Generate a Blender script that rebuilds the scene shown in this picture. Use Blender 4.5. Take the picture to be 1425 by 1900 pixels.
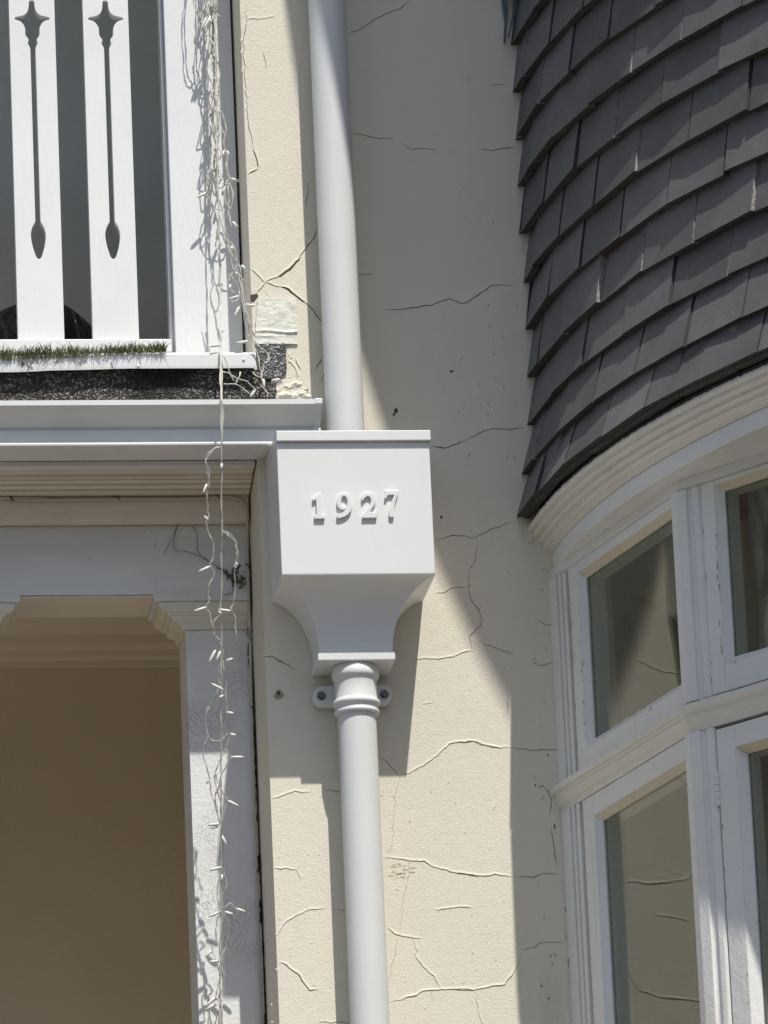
import bpy, bmesh, math, random
from math import sin, cos, radians, pi, sqrt, hypot, atan2, asin
from mathutils import Vector, Matrix, noise
random.seed(7)
S = bpy.context.scene
for o in list(bpy.data.objects): bpy.data.objects.remove(o)

# ------------------------------------------------------------------ camera
F_ = Vector((0.12763937, 0.950286, 0.28401534))
R_ = Vector((0.99180157, -0.12051591, -0.04249186))
U_ = Vector((0.00615106, -0.2871105, 0.95787772))
CAM = Vector((-1.55720027, -11.59348916, 1.63501279))
FPX = 12180.0
cd = bpy.data.cameras.new('camera'); cam = bpy.data.objects.new('camera', cd)
S.collection.objects.link(cam); S.camera = cam
cd.sensor_fit = 'VERTICAL'; cd.sensor_height = 36.0; cd.sensor_width = 27.0
cd.lens = FPX / 1900 * 36.0
cd.clip_start = 0.1; cd.clip_end = 3000
cam.matrix_world = Matrix(((R_.x, U_.x, -F_.x, CAM.x), (R_.y, U_.y, -F_.y, CAM.y), (R_.z, U_.z, -F_.z, CAM.z), (0, 0, 0, 1)))

# ------------------------------------------------------------------ sky, sun, exposure
SUN_EL, SUN_AZ = radians(60.7), radians(14.0)          # azimuth to the right of the wall's outward normal
sdir = Vector((sin(SUN_AZ) * cos(SUN_EL), -cos(SUN_AZ) * cos(SUN_EL), sin(SUN_EL)))
W = bpy.data.worlds.new('World'); S.world = W; W.use_nodes = True
nt = W.node_tree; bg = nt.nodes['Background']
sky = nt.nodes.new('ShaderNodeTexSky'); sky.sky_type = 'NISHITA'; sky.sun_disc = False
sky.sun_elevation = SUN_EL; sky.sun_rotation = atan2(sdir.x, sdir.y)
sky.air_density = 1.0; sky.dust_density = 1.6; sky.ozone_density = 1.0
nt.links.new(sky.outputs[0], bg.inputs[0]); bg.inputs[1].default_value = 0.102
ld = bpy.data.lights.new('sun', 'SUN'); ld.energy = 4.2; ld.angle = radians(0.53); ld.color = (1.0, 0.966, 0.90)
sun = bpy.data.objects.new('sun', ld); S.collection.objects.link(sun)
sun.rotation_euler = sdir.to_track_quat('Z', 'Y').to_euler()
sun.location = (2, -8, 14)
vs = S.view_settings; vs.view_transform = 'Standard'; vs.look = 'None'; vs.gamma = 1; vs.use_curve_mapping = False
vs.exposure = 0.18
S.cycles.max_bounces = 8; S.cycles.diffuse_bounces = 4; S.cycles.transparent_max_bounces = 16

# ------------------------------------------------------------------ helpers
def at(px, py, Y=0.0):
    """point of the plane y = Y seen at photo pixel px, py"""
    d = F_ * FPX + R_ * (px - 712.5) - U_ * (py - 950.0)
    return CAM + d * ((Y - CAM.y) / d.y)
def X(px, py, Y=0.0): return at(px, py, Y).x
def Z(px, py, Y=0.0): return at(px, py, Y).z

class MB:
    def __init__(s): s.v = []; s.f = []; s.m = []; s.sm = []
    def add(s, vs, fs, mi=0, smooth=False):
        b = len(s.v); s.v += [tuple(v) for v in vs]
        for f in fs: s.f.append([b + i for i in f]); s.m.append(mi); s.sm.append(smooth)
        return s
    def hexa(s, p, mi=0):       # p: 8 points, bottom 4 ccw then top 4
        return s.add(p, [(3, 2, 1, 0), (4, 5, 6, 7), (0, 1, 5, 4), (1, 2, 6, 5), (2, 3, 7, 6), (3, 0, 4, 7)], mi)
    def box(s, x0, x1, y0, y1, z0, z1, mi=0):
        return s.hexa([(x0, y0, z0), (x1, y0, z0), (x1, y1, z0), (x0, y1, z0), (x0, y0, z1), (x1, y0, z1), (x1, y1, z1), (x0, y1, z1)], mi)
    def strip(s, rings, closed_ring=True, caps=True, smooth=False, mi=0, loop=False):
        n = len(rings[0]); b = len(s.v)
        for r in rings: s.v += [tuple(p) for p in r]
        m = len(rings)
        for i in range(m if loop else m - 1):
            i2 = (i + 1) % m
            for j in range(n if closed_ring else n - 1):
                k = (j + 1) % n
                s.f.append([b + i * n + j, b + i2 * n + j, b + i2 * n + k, b + i * n + k]); s.m.append(mi); s.sm.append(smooth)
        if caps and closed_ring and not loop:
            e = b + (m - 1) * n; c0 = b
            if smooth:                                                 # caps get vertices of their own, so they do not bend the side's shading
                c0 = len(s.v); s.v += [tuple(p) for p in rings[0]]; e = len(s.v); s.v += [tuple(p) for p in rings[-1]]
            s.f.append([c0 + j for j in range(n)]); s.m.append(mi); s.sm.append(False)
            s.f.append([e + j for j in reversed(range(n))]); s.m.append(mi); s.sm.append(False)
        return s
    def tube(s, pts, r, n=6, mi=0):
        pts = [Vector(p) for p in pts]; rs = r if isinstance(r, (list, tuple)) else [r] * len(pts)
        rings = []; up = Vector((0.3, -0.9, 0.2)).normalized()
        for i, p in enumerate(pts):
            t = (pts[min(i + 1, len(pts) - 1)] - pts[max(i - 1, 0)])
            if t.length < 1e-9: t = Vector((0, 0, 1))
            t.normalize(); a = up - t * up.dot(t)
            if a.length < 1e-4: a = Vector((1, 0, 0)) - t * t.x
            a.normalize(); up = a; c = t.cross(a)
            rings.append([p + (a * cos(2 * pi * k / n) + c * sin(2 * pi * k / n)) * rs[i] for k in range(n)])
        return s.strip(rings, smooth=True, mi=mi)
    def lathe(s, prof, cx, cy, n=48, mi=0, smooth=True):    # prof: (r, z) top to bottom
        rings = [[(cx + r * cos(2 * pi * k / n), cy + r * sin(2 * pi * k / n), z) for k in range(n)] for r, z in prof]
        return s.strip(rings, smooth=smooth, mi=mi)

BASE = {}
def link(o): S.collection.objects.link(o)
def tag(o, label=None, cat=None, group=None, kind=None):
    if label: o['label'] = label
    if cat: o['category'] = cat
    if group: o['group'] = group
    if kind: o['kind'] = kind
    return o
def thing(name, loc, label, cat, group=None):
    o = bpy.data.objects.new(name, None); link(o); o.location = loc; o.empty_display_size = 0.1
    BASE[o.name] = Vector(loc); return tag(o, label, cat, group)
def obj(name, mb, mats, parent=None, base=None, bevel=0, seg=2, auto=0):
    """one mesh object from world coordinates"""
    if not isinstance(mats, (list, tuple)): mats = [mats]
    if parent is not None: b = BASE[parent.name]
    else: b = Vector(base) if base is not None else Vector((0, 0, 0))
    me = bpy.data.meshes.new(name)
    me.from_pydata([(v[0] - b.x, v[1] - b.y, v[2] - b.z) for v in mb.v], [], mb.f)
    for m in mats: me.materials.append(m)
    me.polygons.foreach_set('material_index', mb.m); me.polygons.foreach_set('use_smooth', mb.sm)
    bm = bmesh.new(); bm.from_mesh(me); bmesh.ops.recalc_face_normals(bm, faces=bm.faces); bm.to_mesh(me); bm.free()
    me.update()
    o = bpy.data.objects.new(name, me); link(o); BASE[o.name] = b
    if parent is not None: o.parent = parent
    else: o.location = b
    if bevel:
        md = o.modifiers.new('bevel', 'BEVEL'); md.width = bevel; md.segments = seg; md.limit_method = 'ANGLE'; md.angle_limit = radians(35)
    return o
def curve_shape(splines, depth, bevel=0.0, res=2, off=None):
    """filled 2D outline (list of point lists, first outer then holes) -> verts/faces with thickness, in local xy, z = thickness"""
    off = -bevel if off is None else off
    cu = bpy.data.curves.new('shape', 'CURVE'); cu.dimensions = '2D'; cu.fill_mode = 'BOTH'
    cu.extrude = depth / 2; cu.bevel_depth = bevel; cu.bevel_resolution = res; cu.offset = off
    for pts in splines:
        sp = cu.splines.new('POLY'); sp.points.add(len(pts) - 1); sp.use_cyclic_u = True
        for i, p in enumerate(pts): sp.points[i].co = (p[0], p[1], 0, 1)
    o = bpy.data.objects.new('shape', cu); link(o)
    me = bpy.data.meshes.new_from_object(o.evaluated_get(bpy.context.evaluated_depsgraph_get()))
    vs = [tuple(v.co) for v in me.vertices]; fs = [list(p.vertices) for p in me.polygons]
    bpy.data.objects.remove(o); bpy.data.curves.remove(cu); bpy.data.meshes.remove(me)
    return vs, fs
def catmull(P, n=6, closed=True, corners=()):
    out = []; N = len(P)
    for i in range(N if closed else N - 1):
        p1 = P[i]; p2 = P[(i + 1) % N]
        p0 = P[i - 1] if (closed or i > 0) else p1
        p3 = P[(i + 2) % N] if (closed or i + 2 < N) else p2
        if i in corners: p0 = p1
        if (i + 1) % N in corners: p3 = p2
        d = len(p1)
        for k in range(n):
            t = k / n
            out.append(tuple(0.5 * ((2 * p1[a]) + (-p0[a] + p2[a]) * t + (2 * p0[a] - 5 * p1[a] + 4 * p2[a] - p3[a]) * t * t + (-p0[a] + 3 * p1[a] - 3 * p2[a] + p3[a]) * t ** 3) for a in range(d)))
    if not closed: out.append(tuple(P[-1]))
    return out

# ------------------------------------------------------------------ materials
def mat(name, col, rough=0.5, var=(), bumps=(), spec=0.5, metal=0.0, crackle=None, coat=0.0, island=0.0, rvar=0.0):
    m = bpy.data.materials.new(name); m.use_nodes = True; t = m.node_tree; N = t.nodes; L = t.links
    b = N['Principled BSDF']; b.inputs['Roughness'].default_value = rough; b.inputs['Metallic'].default_value = metal
    b.inputs['Specular IOR Level'].default_value = spec; b.inputs['Coat Weight'].default_value = coat
    tc = N.new('ShaderNodeTexCoord'); co = tc.outputs['Object']
    def tex(scale, detail=4, kind='noise', stretch=(1, 1, 1), dist=0.0):
        mp = N.new('ShaderNodeMapping'); mp.inputs['Scale'].default_value = stretch; L.new(co, mp.inputs[0])
        if kind == 'noise':
            n = N.new('ShaderNodeTexNoise'); n.inputs['Scale'].default_value = scale; n.inputs['Detail'].default_value = detail
            n.inputs['Roughness'].default_value = 0.6; n.inputs['Distortion'].default_value = dist
            L.new(mp.outputs[0], n.inputs['Vector']); return n.outputs['Fac']
        n = N.new('ShaderNodeTexVoronoi'); n.inputs['Scale'].default_value = scale
        if kind == 'edge':
            n.feature = 'DISTANCE_TO_EDGE'
            ns = N.new('ShaderNodeTexNoise'); ns.inputs['Scale'].default_value = scale * 0.8; ns.inputs['Detail'].default_value = 3
            L.new(mp.outputs[0], ns.inputs['Vector'])
            ad = N.new('ShaderNodeVectorMath'); ad.operation = 'MULTIPLY_ADD'; ad.inputs[1].default_value = (1.2 / scale,) * 3
            L.new(ns.outputs['Color'], ad.inputs[0]); L.new(mp.outputs[0], ad.inputs[2]); L.new(ad.outputs[0], n.inputs['Vector'])
        else: L.new(mp.outputs[0], n.inputs['Vector'])
        return n.outputs['Color' if kind == 'cell' else 'Distance']
    def ramp(fac, lo, hi):
        r = N.new('ShaderNodeMapRange'); r.inputs['From Min'].default_value = lo; r.inputs['From Max'].default_value = hi
        r.clamp = True; L.new(fac, r.inputs['Value']); return r.outputs[0]
    def mix(fac, a, c2):
        x = N.new('ShaderNodeMix'); x.data_type = 'RGBA'; L.new(fac, x.inputs[0])
        if isinstance(a, tuple): x.inputs[6].default_value = a
        else: L.new(a, x.inputs[6])
        if isinstance(c2, tuple): x.inputs[7].default_value = c2
        else: L.new(c2, x.inputs[7])
        return x.outputs[2]
    cur = (*col, 1)
    for v in var:
        sc, c2, lo, hi = v[:4]; kind = v[4] if len(v) > 4 else 'noise'; st = v[5] if len(v) > 5 else (1, 1, 1)
        f = tex(sc, 5, kind, st)
        if kind == 'cell':
            sp = N.new('ShaderNodeSeparateColor'); L.new(f, sp.inputs[0]); f = sp.outputs[0]
        cur = mix(ramp(f, lo, hi), cur, (*c2, 1))
    if island:
        g = N.new('ShaderNodeNewGeometry'); r = N.new('ShaderNodeMapRange'); r.inputs['To Min'].default_value = 1 - island; r.inputs['To Max'].default_value = 1 + island
        L.new(g.outputs['Random Per Island'], r.inputs['Value'])
        x = N.new('ShaderNodeMix'); x.data_type = 'RGBA'; x.blend_type = 'MULTIPLY'; x.inputs[0].default_value = 1
        if isinstance(cur, tuple): x.inputs[6].default_value = cur
        else: L.new(cur, x.inputs[6])
        cb = N.new('ShaderNodeCombineColor'); [L.new(r.outputs[0], cb.inputs[i]) for i in range(3)]
        L.new(cb.outputs[0], x.inputs[7]); cur = x.outputs[2]
    h = None
    def bump(fac, dist, strength=1.0):
        nonlocal h
        bn = N.new('ShaderNodeBump'); bn.inputs['Distance'].default_value = dist; bn.inputs['Strength'].default_value = strength
        L.new(fac, bn.inputs['Height'])
        if h is not None: L.new(h, bn.inputs['Normal'])
        h = bn.outputs['Normal']
    for bp in bumps:
        sc, dist = bp[:2]; kind = bp[2] if len(bp) > 2 else 'noise'; st = bp[3] if len(bp) > 3 else (1, 1, 1)
        bump(tex(sc, 4, kind, st), dist)
    if crackle:
        sc, wdt, c2, lo, hi, st = crackle
        e = ramp(tex(sc, 4, 'edge', st), 0.0, wdt)
        inv = N.new('ShaderNodeMath'); inv.operation = 'SUBTRACT'; inv.inputs[0].default_value = 1; L.new(e, inv.inputs[1])
        mk = ramp(tex(9, 4), lo, hi); mu = N.new('ShaderNodeMath'); mu.operation = 'MULTIPLY'
        L.new(inv.outputs[0], mu.inputs[0]); L.new(mk, mu.inputs[1])
        cur = mix(mu.outputs[0], cur, (*c2, 1))
        ng = N.new('ShaderNodeMath'); ng.operation = 'SUBTRACT'; ng.inputs[0].default_value = 1; L.new(mu.outputs[0], ng.inputs[1])
        bump(ng.outputs[0], 0.0012)
    if isinstance(cur, tuple): b.inputs['Base Color'].default_value = cur
    else: L.new(cur, b.inputs['Base Color'])
    if h is not None: L.new(h, b.inputs['Normal'])
    if rvar:
        r = N.new('ShaderNodeMapRange'); r.inputs['To Min'].default_value = rough - rvar; r.inputs['To Max'].default_value = rough + rvar
        L.new(tex(30, 4), r.inputs['Value']); L.new(r.outputs[0], b.inputs['Roughness'])
    return m

M = {}
M['stucco'] = mat('cream masonry paint', (0.74, 0.692, 0.575), 0.75,
    var=[(3.0, (0.705, 0.655, 0.55), .45, .75), (26, (0.66, 0.61, 0.50), .62, .8), (9, (0.58, 0.545, 0.465), .64, .82, 'noise', (1, 1, .35)), (170, (0.48, 0.43, 0.35), .78, .84)],
    bumps=[(55, 0.0006), (230, 0.0010), (520, .0005)], spec=0.25)
M['crack'] = mat('dark crack in render', (0.085, 0.075, 0.062), 0.9, spec=0.1)
M['soft_crack'] = mat('shallow crack in paint', (0.36, 0.32, 0.255), 0.9, spec=0.1)
M['flake'] = mat('raw broken plaster', (0.62, 0.53, 0.40), 0.9, var=[(60, (0.45, .37, .28), .5, .7)], bumps=[(150, .004)], spec=.1)
M['rust'] = mat('rust stained render', (0.62, 0.50, 0.36), 0.9, var=[(120, (0.7, .62, .48), .4, .6)], spec=.1)
M['metal_white'] = mat('white powder coated metal', (0.755, 0.76, 0.745), 0.36, var=[(5, (0.715, .715, .70), .45, .8), (140, (0.66, .65, .63), .74, .8), (14, (0.70, .695, .67), .62, .85, 'noise', (1, 1, .3))], bumps=[(420, .00018)], rvar=0.06)
M['pipe_white'] = mat('white painted downpipe', (0.70, 0.705, 0.69), 0.45, spec=.3, var=[(6, (0.665, .675, .67), .45, .8), (20, (0.63, .625, .60), .66, .85, 'noise', (1, 1, .15))], bumps=[(500, .0001)], rvar=0.06)
M['bolt'] = mat('galvanised bolt', (0.16, 0.165, 0.17), 0.45, metal=.8, bumps=[(300, .0004)])
M['wood_white'] = mat('white gloss painted timber', (0.785, 0.79, 0.775), 0.42, var=[(4, (0.71, .715, .71), .45, .8), (90, (0.62, .61, .58), .70, .82), (14, (0.66, .65, .61), .66, .82, 'noise', (1, 1, .2))], bumps=[(60, .0005, 'noise', (1, 1, .15)), (300, .00025)])
M['wood_brushed'] = mat('brush marked white window paint', (0.80, 0.795, 0.765), 0.42, var=[(5, (0.745, .735, .69), .42, .75), (60, (0.55, .53, .48), .64, .82), (22, (0.58, .56, .50), .6, .84, 'noise', (1, 1, .14))], bumps=[(46, .0022, 'noise', (1, 1, .25)), (180, .0006)])
M['wood_cornice'] = mat('thick off white cornice paint', (0.75, 0.73, 0.665), 0.4, var=[(6, (0.71, .685, .62), .45, .75), (50, (0.66, .63, .56), .64, .82)], bumps=[(30, .0012, 'noise', (1, 1, 2.5)), (110, .0007)])
M['putty'] = mat('putty bevel tinted as lit from below', (0.66, 0.585, 0.46), 0.55, var=[(60, (0.55, .47, .35), .55, .75)], bumps=[(80, .002)])
M['post_paint'] = mat('sun worn white post paint', (0.77, 0.775, 0.77), 0.45, var=[(4, (0.72, .725, .72), .45, .8), (90, (0.62, .61, .58), .72, .84)], bumps=[(50, .0009, 'noise', (1, 1, .15)), (300, .0004)])
M['lintel'] = mat('weathered white lintel paint', (0.74, 0.735, 0.71), 0.55, var=[(5, (0.62, .615, .59), .45, .7, 'noise', (.35, 1, 1)), (40, (0.60, .59, .55), .6, .8), (260, (0.2, .18, .15), .78, .82)], bumps=[(40, .0015, 'noise', (.3, 1, 1))])
M['cream_wood'] = mat('old cream painted timber', (0.74, 0.685, 0.575), 0.5, var=[(6, (0.68, .62, .51), .45, .7), (120, (0.36, .31, .24), .73, .8)], bumps=[(50, .0015, 'noise', (.3, 1, 1))])
M['crackled'] = mat('crackled white paint', (0.76, 0.755, 0.73), 0.5, var=[(8, (0.70, .69, .66), .5, .75)], bumps=[(120, .0012)],
    crackle=(125, 0.05, (0.55, 0.53, 0.50), 0.46, 0.72, (1.25, 1, .75)))
M['porch'] = mat('tan painted porch wall', (0.72, 0.64, 0.495), 0.7, var=[(3, (0.67, .595, .455), .4, .7), (200, (0.25, .19, .12), .77, .82)], bumps=[(120, .001)], spec=.2)
M['porch_ceiling'] = mat('pinkish porch ceiling paint', (0.74, 0.67, 0.57), 0.6, var=[(3, (0.69, .62, .525), .4, .7)], bumps=[(90, .001)], spec=.2)
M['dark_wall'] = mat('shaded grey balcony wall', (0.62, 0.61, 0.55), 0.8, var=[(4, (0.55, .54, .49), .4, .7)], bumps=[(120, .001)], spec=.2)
M['tile'] = mat('dark grey clay tile', (0.130, 0.125, 0.129), 0.5, var=[(9, (0.098, .095, .098), .4, .7), (22, (0.19, .185, .185), .66, .86), (330, (0.2, .19, .19), .73, .79), (420, (0.03, .03, .03), .74, .8)], bumps=[(260, .0006), (40, .0012)], island=0.24, spec=.45)
M['tile_under'] = mat('shade darkened grimy tile face', (0.045, 0.042, 0.038), 0.8, var=[(60, (0.08, .07, .06), .5, .7)], bumps=[(200, .001)])
M['tile_edge'] = mat('broken tile side paled as sunlit', (0.36, 0.34, 0.32), 0.9, var=[(300, (0.16, .15, .15), .45, .6)], bumps=[(200, .002)])
M['brown_gap'] = mat('dark brown timber packing', (0.075, 0.055, 0.045), 0.85, bumps=[(60, .004, 'noise', (1, 1, 3))])
M['lead'] = mat('torn grey lead flashing', (0.12, 0.14, 0.155), 0.5, metal=.3, bumps=[(50, .004)])
M['felt'] = mat('dark mineral felt', (0.05, 0.046, 0.04), 0.8, var=[(330, (0.36, .34, .31), .62, .95, 'cell'), (3.2, (0.018, .016, .012), .56, .66)], bumps=[(280, .006, 'dist')], spec=.4)
M['felt_light'] = mat('light grey mineral felt', (0.10, 0.10, 0.105), 0.8, var=[(330, (0.50, .50, .50), .52, .95, 'cell')], bumps=[(280, .006, 'dist')], spec=.4)
M['tape'] = mat('crinkled off white tape', (0.72, 0.71, 0.62), 0.5, var=[(30, (0.66, .66, .57), .5, .7)], bumps=[(55, .0022, 'noise', (1, 1, 1.2)), (190, .0007)])
M['grass'] = mat('artificial grass', (0.11, 0.125, 0.05), 0.5, island=.55, spec=.4)
M['thatch'] = mat('dark grass backing', (0.02, 0.024, 0.012), 0.9)
M['bag'] = mat('black plastic', (0.012, 0.012, 0.013), 0.28, bumps=[(14, .02), (45, .006)])
M['wire'] = mat('clear yellowed cable', (0.62, 0.60, 0.53), 0.3, spec=.6)
M['bulb'] = mat('white bulb holder', (0.72, 0.70, 0.66), 0.35)
M['bulb_tip'] = mat('clear bulb tip', (0.55, 0.50, 0.42), 0.15)
M['cable'] = mat('painted over cable', (0.50, 0.46, 0.38), 0.5)
M['web'] = mat('dusty cobweb', (0.13, 0.12, 0.105), 0.9)
M['chip'] = mat('grey weathered chip', (0.26, 0.25, 0.23), 0.9)
M['dirt'] = mat('black grime', (0.025, 0.022, 0.018), 0.9)
M['paving'] = mat('pale paving', (0.18, 0.165, 0.14), 0.8, var=[(2, (0.15, .135, .115), .4, .7), (60, (0.2, .18, .155), .6, .8)], bumps=[(40, .004)])
M['asphalt'] = mat('asphalt', (0.06, 0.06, 0.06), 0.8, var=[(80, (0.1, .1, .1), .5, .7)], bumps=[(120, .004)])
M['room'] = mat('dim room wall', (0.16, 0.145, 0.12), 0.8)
M['curtain'] = mat('cream curtain cloth', (0.55, 0.50, 0.42), 0.8)

def glass_mat():
    m = bpy.data.materials.new('window glass'); m.use_nodes = True; t = m.node_tree; N = t.nodes; L = t.links
    N.remove(N['Principled BSDF']); out = N['Material Output']
    tr = N.new('ShaderNodeBsdfTransparent'); tr.inputs[0].default_value = (0.80, 0.83, 0.80, 1)
    gl = N.new('ShaderNodeBsdfGlossy'); gl.inputs['Roughness'].default_value = 0.004; gl.inputs['Color'].default_value = (0.95, 0.95, 0.93, 1)
    fr = N.new('ShaderNodeFresnel'); gm = N.new('ShaderNodeNewGeometry'); io = N.new('ShaderNodeMapRange'); io.inputs['To Min'].default_value = 1.5; io.inputs['To Max'].default_value = 1 / 1.5
    L.new(gm.outputs['Backfacing'], io.inputs['Value']); L.new(io.outputs[0], fr.inputs['IOR'])
    tc = N.new('ShaderNodeTexCoord'); ns = N.new('ShaderNodeTexNoise'); ns.inputs['Scale'].default_value = 3.0; ns.inputs['Detail'].default_value = 1
    bp = N.new('ShaderNodeBump'); bp.inputs['Distance'].default_value = 0.0022; L.new(tc.outputs['Object'], ns.inputs['Vector'])
    L.new(ns.outputs['Fac'], bp.inputs['Height']); L.new(bp.outputs[0], gl.inputs['Normal'])
    mx = N.new('ShaderNodeMixShader'); L.new(fr.outputs[0], mx.inputs[0]); L.new(tr.outputs[0], mx.inputs[1]); L.new(gl.outputs[0], mx.inputs[2])
    L.new(mx.outputs[0], out.inputs[0]); return m
M['glass'] = glass_mat()
def sheer_mat(name, col, scale, lo, hi, lace):
    m = bpy.data.materials.new(name); m.use_nodes = True; t = m.node_tree; N = t.nodes; L = t.links
    b = N['Principled BSDF']; b.inputs['Base Color'].default_value = (*col, 1); b.inputs['Roughness'].default_value = .6
    tr = N.new('ShaderNodeBsdfTransparent'); mx = N.new('ShaderNodeMixShader'); tc = N.new('ShaderNodeTexCoord')
    if lace:
        n = N.new('ShaderNodeTexVoronoi'); n.feature = 'SMOOTH_F1'; n.inputs['Scale'].default_value = scale
        ns = N.new('ShaderNodeTexNoise'); ns.inputs['Scale'].default_value = scale * .7
        ad = N.new('ShaderNodeVectorMath'); ad.operation = 'MULTIPLY_ADD'; ad.inputs[1].default_value = (1.6 / scale,) * 3
        L.new(tc.outputs['Object'], ns.inputs['Vector']); L.new(ns.outputs['Color'], ad.inputs[0]); L.new(tc.outputs['Object'], ad.inputs[2])
        L.new(ad.outputs[0], n.inputs['Vector']); src = n.outputs['Distance']
    else:
        n = N.new('ShaderNodeTexNoise'); n.inputs['Scale'].default_value = scale; n.inputs['Detail'].default_value = 6; n.inputs['Distortion'].default_value = 1.2
        mp = N.new('ShaderNodeMapping'); mp.inputs['Scale'].default_value = (1, 1, .4); L.new(tc.outputs['Object'], mp.inputs[0]); L.new(mp.outputs[0], n.inputs['Vector']); src = n.outputs['Fac']
    r = N.new('ShaderNodeMapRange'); r.inputs['From Min'].default_value = lo; r.inputs['From Max'].default_value = hi; L.new(src, r.inputs['Value'])
    L.new(r.outputs[0], mx.inputs[0]); L.new(tr.outputs[0], mx.inputs[1]); L.new(b.outputs[0], mx.inputs[2]); L.new(mx.outputs[0], N['Material Output'].inputs[0])
    return m
M['lace'] = sheer_mat('lace net', (0.62, 0.56, 0.48), 26, .30, .42, True)
M['film'] = sheer_mat('crinkled plastic film', (0.72, 0.72, 0.68), 18, .34, .58, False)

# ------------------------------------------------------------------ setting
g = MB(); g.add([(-600, -600, 0), (600, -600, 0), (600, 600, 0), (-600, 600, 0)], [(0, 1, 2, 3)]); tag(obj('ground', g, M['asphalt']), kind='structure')
g = MB().box(-12, 12, -7.5, -0.02, -0.2, 0.12); tag(obj('pavement', g, M['paving'], bevel=.01), kind='structure')

M['brick'] = mat('brown brick', (0.16, 0.095, 0.07), 0.85, var=[(30, (0.12, .07, .05), .4, .6)])
M['slate'] = mat('dark slate', (0.05, 0.05, 0.055), 0.6)
M['pane_dark'] = mat('dark window', (0.03, 0.033, 0.035), 0.08)
def added_terrace(x0, label):  # houses added out of view to block the low sky
    t = thing('added_terrace_house', (x0 + 4, -26, 0), label, 'house', 'houses added across the street')
    obj('wall', MB().box(x0, x0 + 8, -34, -26, 0, 7.6), M['brick'], t)
    m = MB(); m.strip([[(x, -25.6, 7.601), (x, -30, 10.6), (x, -34.4, 7.601)] for x in (x0, x0 + 8)]); obj('roof', m, M['slate'], t)
    for zx, zz in ((1.0, 1.0), (5.2, 1.0), (1.0, 4.4), (5.2, 4.4)):
        f = obj('window', MB().box(x0 + zx, x0 + zx + 1.7, -25.998, -25.95, zz, zz + 2.0), M['cream_wood'], t)
        obj('pane', MB().box(x0 + zx + .12, x0 + zx + 1.58, -25.949, -25.94, zz + .12, zz + 1.88), M['pane_dark'], f)
nb = thing('added_brick_house', (-6, .2, 0), 'unseen dark brick house added at the left end of the porch', 'house')  # added out of view so the panes reflect something dark
obj('wall', MB().box(-10, -2.905, .02, 4, .12, 9.4), M['brick'], nb)
obj('parapet', MB().box(-10, -2.905, -.04, .4, 9.401, 9.55), M['lintel'], nb)
for k, lb in enumerate(('farthest left added brown brick house across the street', 'second added brown brick house from the left across the street', 'added brown brick house left of centre across the street', 'added brown brick house right of centre across the street', 'second added brown brick house from the right across the street', 'farthest right added brown brick house across the street')):
    added_terrace(-24 + 8.002 * k, lb)
XC = -0.2325                                     # left corner of the main wall
# ------------------------------------------------------------------ main wall with its cracks
w = MB()
w.box(XC, 0.42, 0.0, 0.34, 0.12, 9.2)            # the strip between porch and bay
w.box(0.42, 4.7, 0.0, 0.34, 8.05, 9.2)           # above the bay
w.box(0.42, 4.55, 0.0, 0.34, 5.07, 8.05)          # behind the hung tiles
w.box(4.551, 7.5, 0.0, 0.34, 0.12, 9.2)           # right of the bay
def crack(pts, wd=1.6, lip=1.4, soft=False, jit=1.0, taper=True, mi=None):
    """ribbon following traced points on the wall, wd in mm, with a raised paint lip below or above it"""
    P = [at(x, y, 0) for x, y in pts]; Q = []
    for a, b in zip(P[:-1], P[1:]):
        n = max(2, int((b - a).length / 0.006))
        for k in range(n): Q.append(a.lerp(b, k / n))
    Q.append(P[-1]); n = len(Q)
    sd = random.uniform(0, 99)
    for i in range(n):
        if 0 < i < n - 1:
            t = (Q[i + 1] - Q[i - 1]).normalized(); nn = Vector((-t.z, 0, t.x))
            Q[i] = Q[i] + nn * (noise.noise(Vector((i * .45, sd, 0))) * .0026 + noise.noise(Vector((i * 1.3, sd, 5))) * .0016) * jit
    ra = []; rl = []
    for i in range(n):
        t = (Q[min(i + 1, n - 1)] - Q[max(i - 1, 0)]).normalized(); nn = Vector((-t.z, 0, t.x))
        if nn.z < 0: nn = -nn
        u = i / max(1, n - 1); e = min(1, 6 * min(u, 1 - u) + .12) if taper else 1
        hw = wd * (.00024 if soft else .00031) * e * (0.55 + .9 * abs(noise.noise(Vector((i * .3, sd, 9)))) + .25)
        y0 = -0.0006
        ra.append([Q[i] - nn * hw + Vector((0, y0, 0)), Q[i] + nn * hw + Vector((0, y0, 0))])
        L = lip * .0007 * e * (.5 + .8 * abs(noise.noise(Vector((i * .22, sd, 3)))))
        rl.append([Q[i] + nn * hw + Vector((0, -.0002, 0)), Q[i] + nn * (hw + .0003) + Vector((0, -.0002 - L, 0)), Q[i] + nn * (hw + .0016) + Vector((0, -.0002 - L * .7, 0)), Q[i] + nn * (hw + .0048) + Vector((0, -.0001, 0))])
    w.strip(ra, closed_ring=False, caps=False, mi=(mi if mi is not None else (2 if soft else 1)))
    for b_ in range(int(n / 24)):
        i = random.randrange(n); p = Q[i].copy(); a_ = random.uniform(0, 2 * pi); ln = random.randint(4, 11); br = []
        for k in range(ln):
            a_ += random.gauss(0, .45); d_ = Vector((cos(a_), 0, sin(a_))); nn = Vector((-d_.z, 0, d_.x)) * .00024 * (1 - k / ln)
            br.append([p - nn + Vector((0, -.0005, 0)), p + nn + Vector((0, -.0005, 0))]); p = p + d_ * random.uniform(.003, .006)
        w.strip(br, closed_ring=False, caps=False, mi=2)
    if lip > 0: w.strip(rl, closed_ring=False, caps=False, mi=0)
c3 = lambda L: [(420 + x / 2.374, y / 2.374) for x, y in L]
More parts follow.
